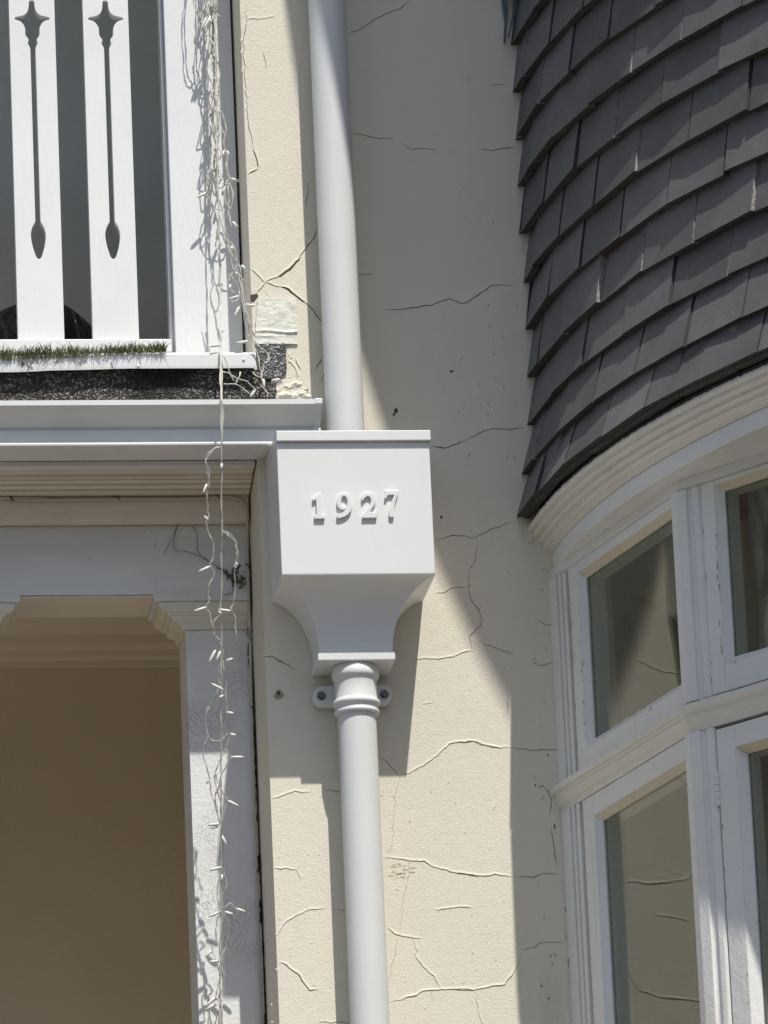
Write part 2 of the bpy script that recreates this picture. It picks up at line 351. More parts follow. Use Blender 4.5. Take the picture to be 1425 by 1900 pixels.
c2 = lambda L: [(480 + x / 2.714, 1200 + y / 2.714) for x, y in L]
ch = lambda L: [(440 + x / 3.276, 760 + y / 3.276) for x, y in L]
c8 = lambda L: [(900 + x / 2.714, 900 + y / 2.714) for x, y in L]
c9 = lambda L: [(900 + x / 2.714, 1300 + y / 2.714) for x, y in L]
cs = lambda L: [(760 + x / 5.59, 1060 + y / 5.59) for x, y in L]
cp = lambda L: [(440 + x / 7.917, 520 + y / 7.917) for x, y in L]
crack(c3([(530, 150), (600, 125), (650, 85), (720, 55), (770, 35), (805, 0)]), 1.6, .8)
crack(c3([(550, 585), (600, 595), (650, 607), (735, 610)]), 1.3, .6)
crack(c3([(775, 632), (820, 657), (860, 652), (925, 658)]), 1.0, .5)
crack(c3([(1115, 657), (1165, 665), (1215, 655), (1275, 650)]), 1.6, .8)
crack(c3([(1165, 368), (1230, 375)]), 1.2, .6)
crack(c3([(690, 1368), (780, 1362), (900, 1345), (985, 1318), (1040, 1340), (1110, 1300), (1165, 1255), (1275, 1257)]), 1.8, 1.2)
crack(c3([(580, 1212), (650, 1207)]), 1.3, .5)
crack(c3([(110, 1185), (170, 1247)]), 1.4, 1.2)
crack(c3([(170, 1247), (235, 1215)]), 1.6, 1.5)
crack(c3([(225, 1220), (265, 1195), (300, 1165), (325, 1130)]), 5.5, 2.5)
crack(c3([(318, 1140), (355, 1090), (385, 1045), (403, 1005)]), 2.0, 1.2)
crack(c3([(170, 1247), (245, 1265)]), 1.4, 1.0)
crack(c3([(240, 1263), (300, 1295), (350, 1335)]), 4.0, 2.2)
crack(c3([(345, 1330), (385, 1370), (420, 1418)]), 2.6, 1.4)
crack(c3([(170, 1247), (135, 1290)]), 1.6, 1.2)
crack(c3([(85, 20), (88, 90), (75, 180), (80, 330), (92, 480), (100, 560), (125, 680)]), 1.3, 1.2)
crack(c3([(118, 655), (133, 705), (141, 740)]), 3.0, 1.5)
crack(c3([(141, 742), (98, 768)]), 2.4, 1.4)
crack(c3([(88, 90), (150, 82), (215, 70)]), .9, 1.2, soft=True)
crack(c3([(163, 225), (178, 305)]), 1.0, .8)
crack(c3([(362, 800), (355, 870), (350, 920)]), 1.4, .8)
crack(c3([(362, 800), (385, 785)]), 1.1, .6)
crack(c3([(420, 1575), (392, 1630)]), 2.6, 1.0)
crack(c3([(430, 1640), (415, 1690)]), 1.2, .6)
crack(c2([(20, 48), (70, 50), (130, 85), (190, 115)]), 1.7, 1.0)
crack(c2([(75, 50), (125, 84)]), 2.6, 1.0)
crack(cs([(0, 908), (80, 910), (180, 903), (300, 912), (450, 885), (580, 835), (655, 825)]), 1.1, 1.9, soft=True)
crack(cs([(645, 830), (645, 740), (632, 670), (660, 630), (740, 570), (755, 520), (735, 450), (690, 360), (635, 278), (610, 210), (618, 90), (605, 0)]), 1.5, .8)
crack(cs([(265, 228), (340, 222), (430, 182), (560, 165), (612, 145)]), 1.1, .9)
crack([(868, 1060), (880, 1046), (885, 1012)], 1.1, .6)
crack(cs([(750, 745), (860, 785), (980, 825), (1080, 875)]), 1.4, .8)
crack(cs([(1022, 1320), (1018, 1480)]), 1.2, 0)
crack(cs([(130, 1380), (240, 1372)]), .8, .8, soft=True)
crack(c2([(605, 555), (640, 575), (710, 655)]), 1.3, 1.0)
crack(c2([(710, 655), (760, 635), (830, 600), (900, 545), (960, 490), (1020, 478), (1085, 475), (1140, 495), (1220, 508), (1280, 507)]), 1.2, 2.3, soft=True)
crack(c2([(1020, 480), (1085, 479), (1140, 499)]), 1.3, .5)
crack([(949, 1387), (965, 1389), (985, 1392), (1012, 1391), (1040, 1392)], 1.5, 1.0)
crack(c2([(710, 655), (690, 720), (680, 860), (665, 1060)]), .9, .9, soft=True)
crack(c2([(630, 1063), (690, 1065), (760, 1078), (830, 1080), (865, 1105), (980, 1135), (1110, 1155), (1190, 1148), (1290, 1158)]), 1.2, 2.2, soft=True)
crack(c2([(985, 1137), (1110, 1157)]), 2.6, 1.2)
crack(c9([(165, 885), (240, 888), (290, 870), (370, 872)]), 1.4, .8)
crack(c2([(755, 1085), (757, 1150), (730, 1250), (715, 1440)]), .9, .9, soft=True)
crack(c2([(645, 1415), (690, 1450), (740, 1460), (820, 1470)]), 1.2, 2.0, soft=True)
crack(c2([(785, 1475), (790, 1560), (830, 1610), (880, 1660), (920, 1725)]), 1.0, 1.4, soft=True)
crack(c2([(660, 1790), (760, 1765), (830, 1735), (920, 1727), (1000, 1722), (1080, 1728), (1160, 1715), (1240, 1700), (1285, 1640), (1330, 1530)]), 1.2, 2.4, soft=True)
crack(c2([(965, 1724), (1080, 1731)]), 2.2, 1.2)
crack(c9([(180, 1252), (250, 1245), (270, 1220), (330, 1218), (400, 1215)]), 1.2, .7)
crack(c2([(1092, 1735), (1105, 1820), (1125, 1900)]), .9, 1.3, soft=True)
crack(c2([(700, 1470), (690, 1540), (670, 1610), (655, 1690)]), .9, 1.0, soft=True)
crack(c2([(890, 1328), (950, 1318), (1010, 1310), (1070, 1318)]), 1.1, 1.7, soft=True)
crack(c2([(70, 765), (130, 745), (185, 732), (260, 735)]), 1.0, 1.6, soft=True)
crack(c2([(330, 722), (410, 730)]), 1.1, .7)
crack(c2([(75, 1115), (190, 1122), (215, 1170)]), 1.0, 1.6, soft=True)
crack(c2([(190, 1122), (208, 1103)]), .9, 1.0, soft=True)
crack(c2([(95, 1455), (125, 1395), (200, 1350), (275, 1320), (340, 1320)]), 1.0, 1.6, soft=True)
crack(c2([(380, 1320), (435, 1333)]), 1.1, .7)
crack(c2([(100, 1590), (140, 1605), (205, 1660), (255, 1730), (300, 1730)]), 1.6, 2.2)
crack(c2([(300, 1890), (390, 1892), (465, 1890)]), 1.1, .8)
crack(ch([(1180, 220), (1260, 235), (1300, 220), (1376, 195)]), 2.4, 1.2)
crack(ch([(1215, 224), (1262, 236)]), 4.0, 1.2)
crack([(860, 819), (900, 799), (918, 795), (948, 797), (972, 794)], 1.6, 1.0)
crack([(809, 1003), (834, 995), (860, 994), (880, 998), (905, 985), (950, 968)], 1.3, .9)
crack(c8([(235, 885), (270, 912), (310, 905), (350, 893)]), 1.3, .7)
crack(c8([(265, 685), (310, 705), (355, 700)]), 1.3, .7)
crack(c8([(275, 435), (320, 428)]), 1.2, .6)
crack(c8([(215, 300), (240, 285), (245, 265)]), 1.2, .6)
crack(c8([(335, 1085), (370, 1085)]), 1.2, .6); crack(c8([(345, 1172), (385, 1182)]), 1.2, .6)
crack(c9([(315, 440), (335, 500), (330, 570)]), 1.6, .9)
crack(c9([(330, 640), (350, 740), (360, 830)]), 1.8, .9)
crack(c9([(425, 1215), (420, 1350), (430, 1440), (445, 1550), (460, 1595)]), 1.7, .9)
crack(c9([(400, 1060), (408, 1040), (440, 1015)]), 3.4, 1.0)
crack(c9([(410, 1215), (405, 1170)]), 1.4, .6); crack(c9([(420, 1196), (455, 1185)]), 3.0, .6)
crack(c9([(262, 440), (290, 425), (330, 470)]), 1.5, .8)
crack(c9([(35, 555), (60, 520)]), .9, .8, soft=True)
crack(cp([(410, 155), (465, 245)]), 1.2, 1.0, soft=True)
crack(cp([(735, 1165), (850, 1300), (895, 1420)]), 1.5, 1.6, soft=True)
crack(cp([(860, 1150), (890, 1230), (925, 1315)]), 1.6, 1.2)
# crumbling plaster below the felt scrap, small chips and holes
def rough_patch(pts, mi, h, step=0.004, sd=0.0, stretch=2.0):
    P = [at(x, y, 0) for x, y in pts]; x0 = min(p.x for p in P); x1 = max(p.x for p in P); z0 = min(p.z for p in P); z1 = max(p.z for p in P)
    nx = int((x1 - x0) / step) + 2; nz = int((z1 - z0) / step) + 2
    def ins(x, z):
        c = False
        for a, b in zip(P, P[1:] + P[:1]):
            if (a.z > z) != (b.z > z) and x < (b.x - a.x) * (z - a.z) / (b.z - a.z) + a.x: c = not c
        return c
    idx = {}; vs = []; fs = []
    for i in range(nx):
        for j in range(nz):
            x, z = x0 + i * step, z0 + j * step
            if ins(x, z):
                q = Vector((x * 45, z * 45 * stretch, sd)); hh = noise.noise(q) + .5 * noise.noise(q * 2.3)
                hh = max(0, hh + .12 + .35 * noise.noise(q * 4.1)); hh = .75 * math.floor(hh * 5) / 5 + .25 * hh + .25 * abs(noise.noise(q * 9))
                idx[i, j] = len(vs); vs.append((x + noise.noise(q * 3) * .001, -.0008 - h * hh, z))
    for (i, j) in idx:
        if all(k in idx for k in ((i + 1, j), (i + 1, j + 1), (i, j + 1))):
            fs.append((idx[i, j], idx[i + 1, j], idx[i + 1, j + 1], idx[i, j + 1]))
    w.add(vs, fs, mi)
rough_patch(cp([(560, 1560), (640, 1450), (720, 1395), (830, 1370), (930, 1440), (960, 1540), (1050, 1600), (1110, 1720), (1115, 1830), (560, 1830)]), 0, .0055, .003)
rough_patch(cp([(730, 1010), (800, 1060), (830, 1140), (760, 1230), (725, 1350)]), 0, .004, sd=3)
rough_patch(cp([(850, 210), (960, 285), (1050, 370), (985, 360), (940, 300), (860, 240)]), 3, .003, sd=4)
def chip(px, py, r, mi=1, sx=1.0, sz=1.0, off=-.0007):
    c = at(px, py, 0); n = 9
    w.add([(c.x + cos(2 * pi * k / n) * r * sx * random.uniform(.6, 1.2), off, c.z + sin(2 * pi * k / n) * r * sz * random.uniform(.6, 1.2)) for k in range(n)], [tuple(range(n))], mi)
chip(517, 1287, .0042, 1); chip(517, 1289, .010, 2, 1, 1, -.0005)
chip(735, 763, .0055, 1, .7, 1); chip(731, 769, .003, 1); chip(838, 689, .004, 1, 1.2, .6); chip(819, 960, .0028, 1, 1, 1.3)
for px, py in ((829, 1199), (873, 1110), (937, 1240), (945, 1063), (955, 1128), (995, 1065), (852, 455), (861, 420), (1000, 1330), (991, 1440), (860, 1590), (882, 1625), (760, 1525), (795, 1580), (968, 1630), (1008, 1477), (800, 1470), (690, 1370), (820, 580), (881, 760), (906, 634), (990, 1180)):
    chip(px, py, random.uniform(.0006, .0012), 1)
for k in range(34):
    chip(random.uniform(850, 970), random.uniform(320, 900), random.uniform(.0005, .0012), random.choice((1, 2, 2, 2)), 1, random.uniform(1, 4))
for k in range(20):
    chip(random.uniform(985, 1040), random.uniform(1000, 1890), random.uniform(.0006, .0016), random.choice((1, 2)), 1, random.uniform(1, 4))
for k in range(16): chip(random.uniform(725, 775), random.uniform(1600, 1632), random.uniform(.001, .0025), 4, 3.0, .6)
for k in range(60):                              # pimples of the roller texture
    p = at(random.uniform(500, 960), random.uniform(1450, 1900), 0); r = random.uniform(.0012, .0026)
    w.add([(p.x - r, -.0003, p.z), (p.x, -.0003, p.z - r), (p.x + r, -.0003, p.z), (p.x, -.0003, p.z + r), (p.x, -.0003 - r * .6, p.z)], [(0, 1, 4), (1, 2, 4), (2, 3, 4), (3, 0, 4)], 0, True)
# dark broken corner beside the tape
w.add([at(*p, -.0009) for p in cp([(195, 215), (300, 195), (310, 235), (250, 310), (195, 320)])], [(0, 1, 2, 3, 4)], 1)
w.add([at(*p, -.0009) for p in cp([(430, 1500), (560, 1490), (600, 1630), (520, 1690), (470, 1720), (430, 1640)])], [(0, 1, 2, 3, 4, 5)], 1)
house = tag(obj('house_wall', w, [M['stucco'], M['crack'], M['soft_crack'], M['flake'], M['rust']], base=(0.1, 0, 0.12)),
    'cream rendered house wall with long cracks between the porch and the bay window', 'wall')

# ------------------------------------------------------------------ gutter
XL = -2.6                                       # far end of porch and balcony, out of the picture
gut = thing('gutter', (-0.9, -0.05, 5.2), 'white moulded metal gutter along the porch edge, ending beside the downpipe', 'gutter')
prof = [(-.110, 5.2865), (-.110, 5.277), (-.1085, 5.2755), (-.099, 5.2745), (-.092, 5.270), (-.080, 5.262), (-.069, 5.2525), (-.0625, 5.247), (-.0615, 5.2445), (-.066, 5.243), (-.068, 5.240), (-.0685, 5.232), (-.071, 5.222), (-.0755, 5.2155), (-.080, 5.2135), (-.0815, 5.2115), (-.081, 5.2085), (-.078, 5.2075), (.012, 5.2075), (.012, 5.30), (.010, 5.30), (.010, 5.2095), (-.074, 5.2095), (-.064, 5.232), (-.058, 5.2475), (-.090, 5.274), (-.106, 5.279), (-.106, 5.2865)]
XE = X(598, 745, -.11)
gch = MB(); gch.strip([[(x, y, z + .0012 * sin(x * 2.1)) for y, z in prof] for x in [XL + (XE - .013 - XL) * k / 24 for k in range(25)]], smooth=False)
obj('channel', gch, M['metal_white'], gut)
ec = MB(); outer = [(y - (.0018 if y < -.03 else -.0005), z + (.0005 if z > 5.28 else 0)) for y, z in prof[:20]]
outer = [(y, z - (.0012 if z < 5.209 else 0)) for y, z in outer]
ec.strip([[(x, y, z) for y, z in outer] for x in (XE - .0135, XE)])
obj('end_cap', ec, M['metal_white'], gut, bevel=.0008)

# ------------------------------------------------------------------ rainwater hopper
HX0, HX1, HD = -0.2172, 0.0652, 0.182
hz1, hz0 = 5.1800, 4.9280
hcx = (HX0 + HX1) / 2
hop = thing('rainwater_hopper', (hcx, -.09, 4.78), 'white square rainwater hopper head dated 1927 on the cream wall', 'rain hopper')
def tray(x0, x1, y0, y1, z0, z1, t, zf):
    m = MB()
    def rg(a, z): return [(x0 + a, y0 + a, z), (x1 - a, y0 + a, z), (x1 - a, y1 - a, z), (x0 + a, y1 - a, z)]
    return m.strip([rg(0, z0), rg(0, z1), rg(t, z1), rg(t, zf)])
obj('box', tray(HX0, HX1, -HD, -.0005, hz0 - .0005, hz1, .006, hz0 + .02), M['metal_white'], hop, bevel=.0022, seg=3)
rim = MB(); ra_ = []
def rg(a, z): return [(HX0 - .0005 + a, -HD - .008 + a, z), (HX1 + .002 - a, -HD - .008 + a, z), (HX1 + .002 - a, -.0008 - a * .2, z), (HX0 - .0005 + a, -.0008 - a * .2, z)]
rim.strip([rg(0, hz1 + .0004), rg(0, 5.200), rg(.0135, 5.200), rg(.0135, hz1 + .0004)], loop=True)
obj('rim', rim, M['metal_white'], hop, bevel=.0035, seg=3)
px0, px1 = -.1485, -.0058; PD = .112
fl = MB(); n = 18; rows = []
th0 = radians(20)
for i in range(n + 1):
    th = th0 + (pi / 2 - th0) * i / n
    a = (sin(th) - sin(th0)) / (1 - sin(th0)); b = (cos(th0) - cos(th)) / cos(th0)
    k = a ** .88; zz = hz0 - .0012 - (hz0 - 4.8002) * b ** 1.02
    x0 = HX0 + (px0 + .004 - HX0) * k; x1 = HX1 + (px1 - .004 - HX1) * k; d = HD + (.106 - HD) * k
    rows.append((x0, x1, d, zz))
def ring(x0, x1, d, z): return [(x0, -.001, z), (x0, -d, z), (x1, -d, z), (x1, -.001, z)]
b0 = len(fl.v)
fl.strip([ring(*r) for r in rows], smooth=False)
o = obj('outlet_cone', fl, M['metal_white'], hop)
ed = MB()
pl = MB().box(px0, px1, -PD, -.0015, 4.7842, 4.8000)
obj('base_plate', pl, M['metal_white'], hop, bevel=.0022, seg=3)
# raised figures
DIG = {
 '1': [([(.14, .0), (.80, .0), (.82, .10), (.64, .14), (.60, .2), (.60, 1.0), (.50, 1.0), (.04, .84), (.04, .74), (.30, .80), (.30, .2), (.28, .14), (.12, .10)], (0, 1, 2, 5, 6, 7, 8, 9, 12))],
 '9': [([(.04, .63), (.14, .90), (.40, 1.0), (.68, .92), (.82, .62), (.76, .33), (.52, .11), (.12, .0), (.0, .05), (.02, .13), (.30, .20), (.50, .34), (.54, .40), (.36, .34), (.14, .42)], (8, 9, 12)), ([(.24, .66), (.30, .86), (.42, .92), (.56, .84), (.62, .62), (.52, .46), (.40, .42), (.28, .48)], ())],
 '2': [([(.0, .80), (.10, .93), (.36, 1.0), (.66, .93), (.78, .74), (.70, .54), (.52, .36), (.38, .22), (.70, .20), (.80, .27), (.86, .26), (.78, .0), (.0, .0), (.0, .08), (.24, .28), (.44, .48), (.54, .68), (.48, .84), (.30, .88), (.12, .78), (.04, .70)], (7, 10, 11, 12, 13, 20, 0))],
 '7': [([(.06, 1.0), (.86, 1.0), (.86, .92), (.66, .60), (.54, .30), (.52, .04), (.44, .0), (.32, .0), (.25, .06), (.28, .30), (.44, .58), (.66, .86), (.18, .86), (.08, .74), (.0, .74)], (0, 1, 2, 11, 12, 14))],
}
def figure(ch, px, pyb, pw, ph):
    a = at(px, pyb, -HD - .002); wd = pw / 998.0; ht = ph / 998.0
    spl = [[(x * wd, y * ht + x * wd * .012) for x, y in catmull(P, 5, True, cn)] for P, cn in DIG[ch]]
    vs, fs = curve_shape(spl, .0066, .0006, 1, .0001)
    m = MB().add([(a.x + x, -HD - .0024 - z, a.z + y) for x, y, z in vs], fs)
    obj('numeral', m, M['metal_white'], hop)
figure('1', 580.5, 963, 26, 46); figure('9', 625, 962, 34, 46); figure('2', 672.5, 961.5, 32, 47); figure('7', 715.5, 960, 28, 49)

# ------------------------------------------------------------------ downpipes
pcx_u, pcx_l, pcy, pr = X(633, 400, -.068), X(662, 1320, -.068), -.068, .0352
up = thing('downpipe', (pcx_u, pcy, 5.2), 'white round downpipe coming down into the top of the 1927 hopper', 'downpipe', 'downpipes above and below the hopper')
def pipe(x, z0, z1, xt):
    m = MB(); rings = []
    for k in range(13):
        z = z0 + (z1 - z0) * k / 12; xx = x + (xt - x) * k / 12
        rings.append([(xx + pr * cos(2 * pi * j / 64), pcy + pr * sin(2 * pi * j / 64), z) for j in range(64)])
    return m.strip(rings, smooth=True)
pa, pb = X(641, 790, pcy), X(606.5, 0, pcy)
obj('pipe', pipe(pa, 5.19, 8.6, pa + (pb - pa) / (Z(606, 0, pcy) - Z(641, 790, pcy)) * 3.41), M['pipe_white'], up)
lo = thing('downpipe', (pcx_l, pcy, 0.2), 'white round downpipe with beaded collar and bolted lugs under the 1927 hopper', 'downpipe', 'downpipes above and below the hopper')
obj('pipe', pipe(pcx_l - .0006, .12, 4.70, pcx_l), M['pipe_white'], lo)
zc = lambda y: Z(661, y, -.108)
col = [(.036, 4.7838), (.0395, 4.7838), (.0405, 4.778), (.0430, 4.772), (.0440, 4.766), (.0425, 4.760), (.0392, 4.757), (.0385, 4.750), (.0388, 4.722), (.0398, 4.7195), (.0430, 4.7165), (.0442, 4.7125), (.0430, 4.7085), (.0400, 4.7060), (.0393, 4.7030), (.0398, 4.7000), (.0415, 4.6975), (.0415, 4.6935), (.0395, 4.6915), (.0362, 4.6915)]
obj('collar', MB().lathe(col, pcx_l, pcy, 64), M['pipe_white'], lo)
for sx, lx, ly in ((-1, 596.5, 1291), (1, 713, 1288)):
    c0 = at(lx, ly, -.028); pts = []
    ex = abs(c0.x - pcx_l); R1 = .0195
    for k in range(13):
        a = -pi / 2 + pi * k / 12; pts.append((ex + R1 * .78 * cos(a), R1 * .95 * sin(a)))
    pts += [(.040, R1 * .95), (.030, R1 * 1.5), (.020, R1 * 1.5), (.020, -R1 * .95)]
    vs, fs = curve_shape([pts], .018, .003, 2)
    lug = obj('lug', MB().add([(pcx_l + sx * x, -.017 - z, c0.z + y) for x, y, z in vs], fs), M['pipe_white'], lo)
    bo = MB(); cc = at(lx, ly, -.030)
    def disc(r, y0, y1, n=20, ph=0):
        bo.strip([[(cc.x + r * cos(ph + 2 * pi * k / n), y, cc.z + r * sin(ph + 2 * pi * k / n)) for k in range(n)] for y in (y0, y1)])
    disc(.0083, -.0285, -.0312, 24); disc(.0062, -.031, -.0352, 6, .3); disc(.0026, -.0351, -.0362, 12)
    obj('bolt', bo, M['bolt'], lug, bevel=.0006)

# ------------------------------------------------------------------ porch under the balcony
por = thing('porch', (-.9, .3, .12), 'old white porch front with moulded corner capitals beside the cream wall', 'porch')
XR = XC - .0035
YB = 1.3
fz = MB()
fz.box(XL, XR, .014, .16, 5.196, 5.2065)                                     # soffit board behind the gutter
obj('soffit', fz, M['lintel'], por, bevel=.001)
mo = MB()                                                                    # run of mouldings between soffit and frieze
mp = [(.040, 5.1955), (.062, 5.1955), (.062, 5.1895), (.074, 5.1895), (.0745, 5.1930), (.077, 5.1930), (.078, 5.1875), (.083, 5.1845), (.089, 5.1855), (.091, 5.1905), (.094, 5.1905), (.095, 5.1825), (.101, 5.1795), (.108, 5.1805), (.110, 5.1865), (.113, 5.1865), (.1135, 5.1780), (.128, 5.1780), (.1285, 5.1763), (.17, 5.1763), (.17, 5.1957), (.04, 5.1957)]
mo.strip([[(x, y, z) for y, z in mp] for x in (XL, XR)]); obj('moulding', mo, M['cream_wood'], por)
fr = MB().box(XL, XR, .1425, .30, 5.1292, 5.1758); obj('frieze', fr, M['cream_wood'], por, bevel=.001)
ll = MB()
nx = 40; zb, zt = 4.9940, 5.1280
ll.strip([[(XL + (XR - XL) * k / nx, .174 + .0012 * noise.noise(Vector((k * .7, 0, 0))), z) if j < 2 else (XL + (XR - XL) * k / nx, .315, z) for j, z in enumerate((zb + .001 * noise.noise(Vector((k * .9, 3, 0))), zt, zt, zb))] for k in range(nx + 1)])
for k in range(26):                              # grime caught in the corner
    p = at(340 + 2 + random.gauss(95, 14), 820 + random.gauss(690, 22) / 2.74, .173); r = random.uniform(.001, .0026)
    ll.tube([p, p + Vector((random.uniform(-.01, .01), random.uniform(-.004, .001), random.uniform(-.01, .01)))], r, 5, mi=1)
obj('lintel', ll, [M['lintel'], M['web']], por)
so = MB().box(XL, XR, .1765, .3135, zb - .004, zb - .0012); obj('lintel_soffit', so, M['porch_ceiling'], por)
PX0, PX1 = X(350.4, 1347, .2), XR
def capital(x0, x1, label=None):
    """moulded cap: profile swept round front and both sides of a pilaster"""
    pf = [(.0510, 4.9808), (.0510, 4.9780), (.0503, 4.9735), (.0485, 4.9690), (.0450, 4.9650), (.0400, 4.9622), (.0340, 4.9610), (.0335, 4.9565), (.0275, 4.9560), (.0270, 4.9525), (.0255, 4.9490), (.0225, 4.9460), (.0175, 4.9440), (.0130, 4.9425), (.0100, 4.9395), (.0090, 4.9365), (.0085, 4.9320), (.0, 4.9312)]
    m = MB(); rings = []
    for e, z in pf:
        xr = x1 if x1 > XR - .002 else x1 + e
        rings.append([(x0 - e, .312, z), (x0 - e, .2 - e * .44, z), (xr, .2 - e * .44, z), (xr, .312, z)])
    return m.strip(rings)
gr = MB().box(PX0, PX1, .200, .336, .12, 4.9305)
for k in range(60):                              # grime and gaps down the joint of pilaster and wall
    y = random.uniform(1120, 1900); p = at(468 + (y - 1347) * .0465 + random.uniform(-1, 2.5), y, .1985); l = random.uniform(.004, .03)
    gr.tube([p, p + Vector((random.uniform(-.002, .002), -.001, -l))], random.uniform(.0008, .0020), 5, mi=1)
ov = obj('pilaster', gr, [M['crackled'], M['dirt']], por)
obj('capital', capital(PX0, PX1), M['cream_wood'], ov, bevel=.0006)
obj('abacus', MB().box(PX0 - .060, XR, .1725, .312, 4.9812, 4.9965), M['lintel'], ov, bevel=.001)
PL1 = X(-14, 1500, .2)
ov = obj('pilaster', MB().box(PL1 - .125, PL1, .200, .336, .12, 4.9305), [M['crackled']], por, bevel=.002)
obj('capital', capital(PL1 - .125, PL1), M['cream_wood'], ov, bevel=.0006)
obj('abacus', MB().box(PL1 - .185, PL1 + .060, .1725, .312, 4.9812, 4.9965), M['lintel'], ov, bevel=.001)
for xo in (-1.42, -2.13):
    ov = obj('pilaster', MB().box(xo, xo + .125, .200, .336, .12, 4.9305), [M['crackled']], por, bevel=.002)
    obj('capital', capital(xo, xo + .125), M['cream_wood'], ov, bevel=.0006)
obj('back_wall', MB().box(XL, XC + .2, YB, YB + .2, .12, 5.24), M['porch'], por)
obj('side_wall', MB().box(XC + .002, XC + .10, .341, YB - .001, .12, 5.24), M['porch'], por)
cn = MB(); cpz = 5.160
cpf = [(YB - .001, cpz), (YB - .012, cpz), (YB - .014, cpz + .012), (YB - .030, cpz + .016), (YB - .034, cpz + .028), (YB - .060, cpz + .034), (YB - .066, cpz + .052), (YB - .10, cpz + .070), (YB - .11, cpz + .079), (YB - .001, cpz + .079)]
cn.strip([[(x, y, z) for y, z in cpf] for x in (XL, XC)]); obj('cornice', cn, M['porch_ceiling'], por)
obj('ceiling', MB().box(XL, XC + .05, .318, YB + .1, 5.2405, 5.28), M['porch_ceiling'], por)
M['floor_tile'] = mat('buff floor tile', (0.50, 0.41, 0.30), 0.6, var=[(20, (0.44, .36, .26), .4, .6)])
obj('floor', MB().box(XL, XC + .001, .1, YB, 2.3, 2.42), M['floor_tile'], por)  # unseen floor, put in to bounce light up into the porch
obj('base_wall', MB().box(XL, XC - .002, .22, .33, .12, 2.2995), M['stucco'], por)
obj('end_wall', MB().box(XL - .3, XL, .0, YB + .2, .12, 8.0), M['stucco'], por)
# the cable clipped along the frieze
cab = thing('cable', (-.9, .13, 5.1), 'thin painted cable clipped under the porch mouldings and down the corner', 'cable')
cpts = [at(x, y, .137) for x, y in ((-60, 924), (20, 927), (120, 927), (217, 926), (300, 926), (360, 925), (405, 922), (428, 922), (444, 927))]
cpts = [Vector((XL, .137, cpts[0].z))] + cpts + [at(453, 936, .137), at(458, 948, .139), at(459, 985, .150), at(459, 1040, .165), at(461, 1100, .168), at(464, 1180, .185), at(466, 1300, .192), at(472, 1500, .192), at(485, 1900, .192)]
obj('wire', MB().tube([tuple(p) for p in catmull([tuple(p) for p in cpts], 4, False)], .0032, 8), M['cable'], cab)
for x, y in ((20, 927), (217, 926), (402, 922), (458, 1052), (463, 1170), (469, 1317), (480, 1620)):
    yy = .137 if y < 940 else (.163 if y < 1100 else .189)
    p = at(x, y, yy); obj('clip', MB().tube([p + Vector((.0045, -.001, -.003)), p + Vector((.003, -.004, .001)), p + Vector((-.001, -.0046, .004)), p + Vector((-.004, -.001, .005))], .0012, 6), M['crack'], cab)
# dusty web in the corner of the lintel
web = thing('cobweb', at(430, 1070, .168), 'dirty cobweb strands in the corner of the porch lintel', 'cobweb'); Yw = .168
ct = lambda L: [at(x / 2.74, 820 + y / 2.74, Yw) for x, y in L]
for L, r in (([(855, 285), (925, 375), (900, 430), (885, 540), (960, 560), (1060, 605), (1130, 650), (1180, 690), (1250, 715)], .0012), ([(925, 380), (975, 345), (1090, 318), (1180, 312)], .0007), ([(905, 420), (858, 520), (832, 570)], .0009), ([(975, 430), (1000, 455), (1003, 520), (1010, 560), (1060, 605)], .0012),
             ([(1100, 640), (1150, 655), (1165, 690), (1225, 720), (1250, 705)], .002), ([(1130, 660), (1170, 680), (1240, 722)], .0022), ([(1185, 720), (1180, 765), (1140, 778)], .0014), ([(1235, 960), (1262, 985), (1275, 1010), (1268, 950)], .0012), ([(1215, 715), (1252, 720), (1258, 650)], .002), ([(800, 515), (785, 522), (800, 530)], .0006), ([(712, 455), (740, 462)], .0007)):
    obj('strand', MB().tube([tuple(p) for p in catmull([tuple(p) for p in ct(L)], 5, False)], r * .55, 5), M['web'], web)
# ------------------------------------------------------------------ balcony above the porch
FZ = 5.40
tag(obj('balcony_floor', MB().box(XL, XC - .001, .02, 1.5, 5.30, FZ), M['felt'], base=(-1, .7, 5.3)), 'felted balcony floor slab over the porch', 'floor')
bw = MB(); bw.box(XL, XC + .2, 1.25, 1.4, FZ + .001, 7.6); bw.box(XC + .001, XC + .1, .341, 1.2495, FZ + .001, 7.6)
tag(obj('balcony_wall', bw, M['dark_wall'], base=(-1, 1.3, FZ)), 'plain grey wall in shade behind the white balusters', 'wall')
tag(obj('balcony_roof', MB().box(XL, XC - .002, .17, 1.6, 7.65, 7.85), M['cream_wood'], base=(-1, .8, 7.65)), 'flat roof over the balcony', 'roof')
bal = thing('balustrade', (-.9, .15, 5.45), 'white balcony railing of flat pierced boards with a square corner post', 'railing')
PB0, PB1 = X(303, 0, .125), XC - .0045
obj('post', MB().box(PB0, PB1, .125, .20, FZ + .002, 7.66), M['post_paint'], bal, bevel=.002)
obj('post_bead', MB().box(PB0 - .0065, PB0 - .0006, .150, .19, FZ + .002, 7.66), M['wood_white'], bal, bevel=.001)
rz0, rz1 = 5.452, 5.4785
obj('bottom_rail', MB().box(XL, PB0 - .0075, .118, .175, rz0, rz1), M['wood_white'], bal, bevel=.0015)
obj('top_rail', MB().box(XL, PB0 - .0075, .110, .180, 6.34, 6.40), M['wood_white'], bal, bevel=.003)
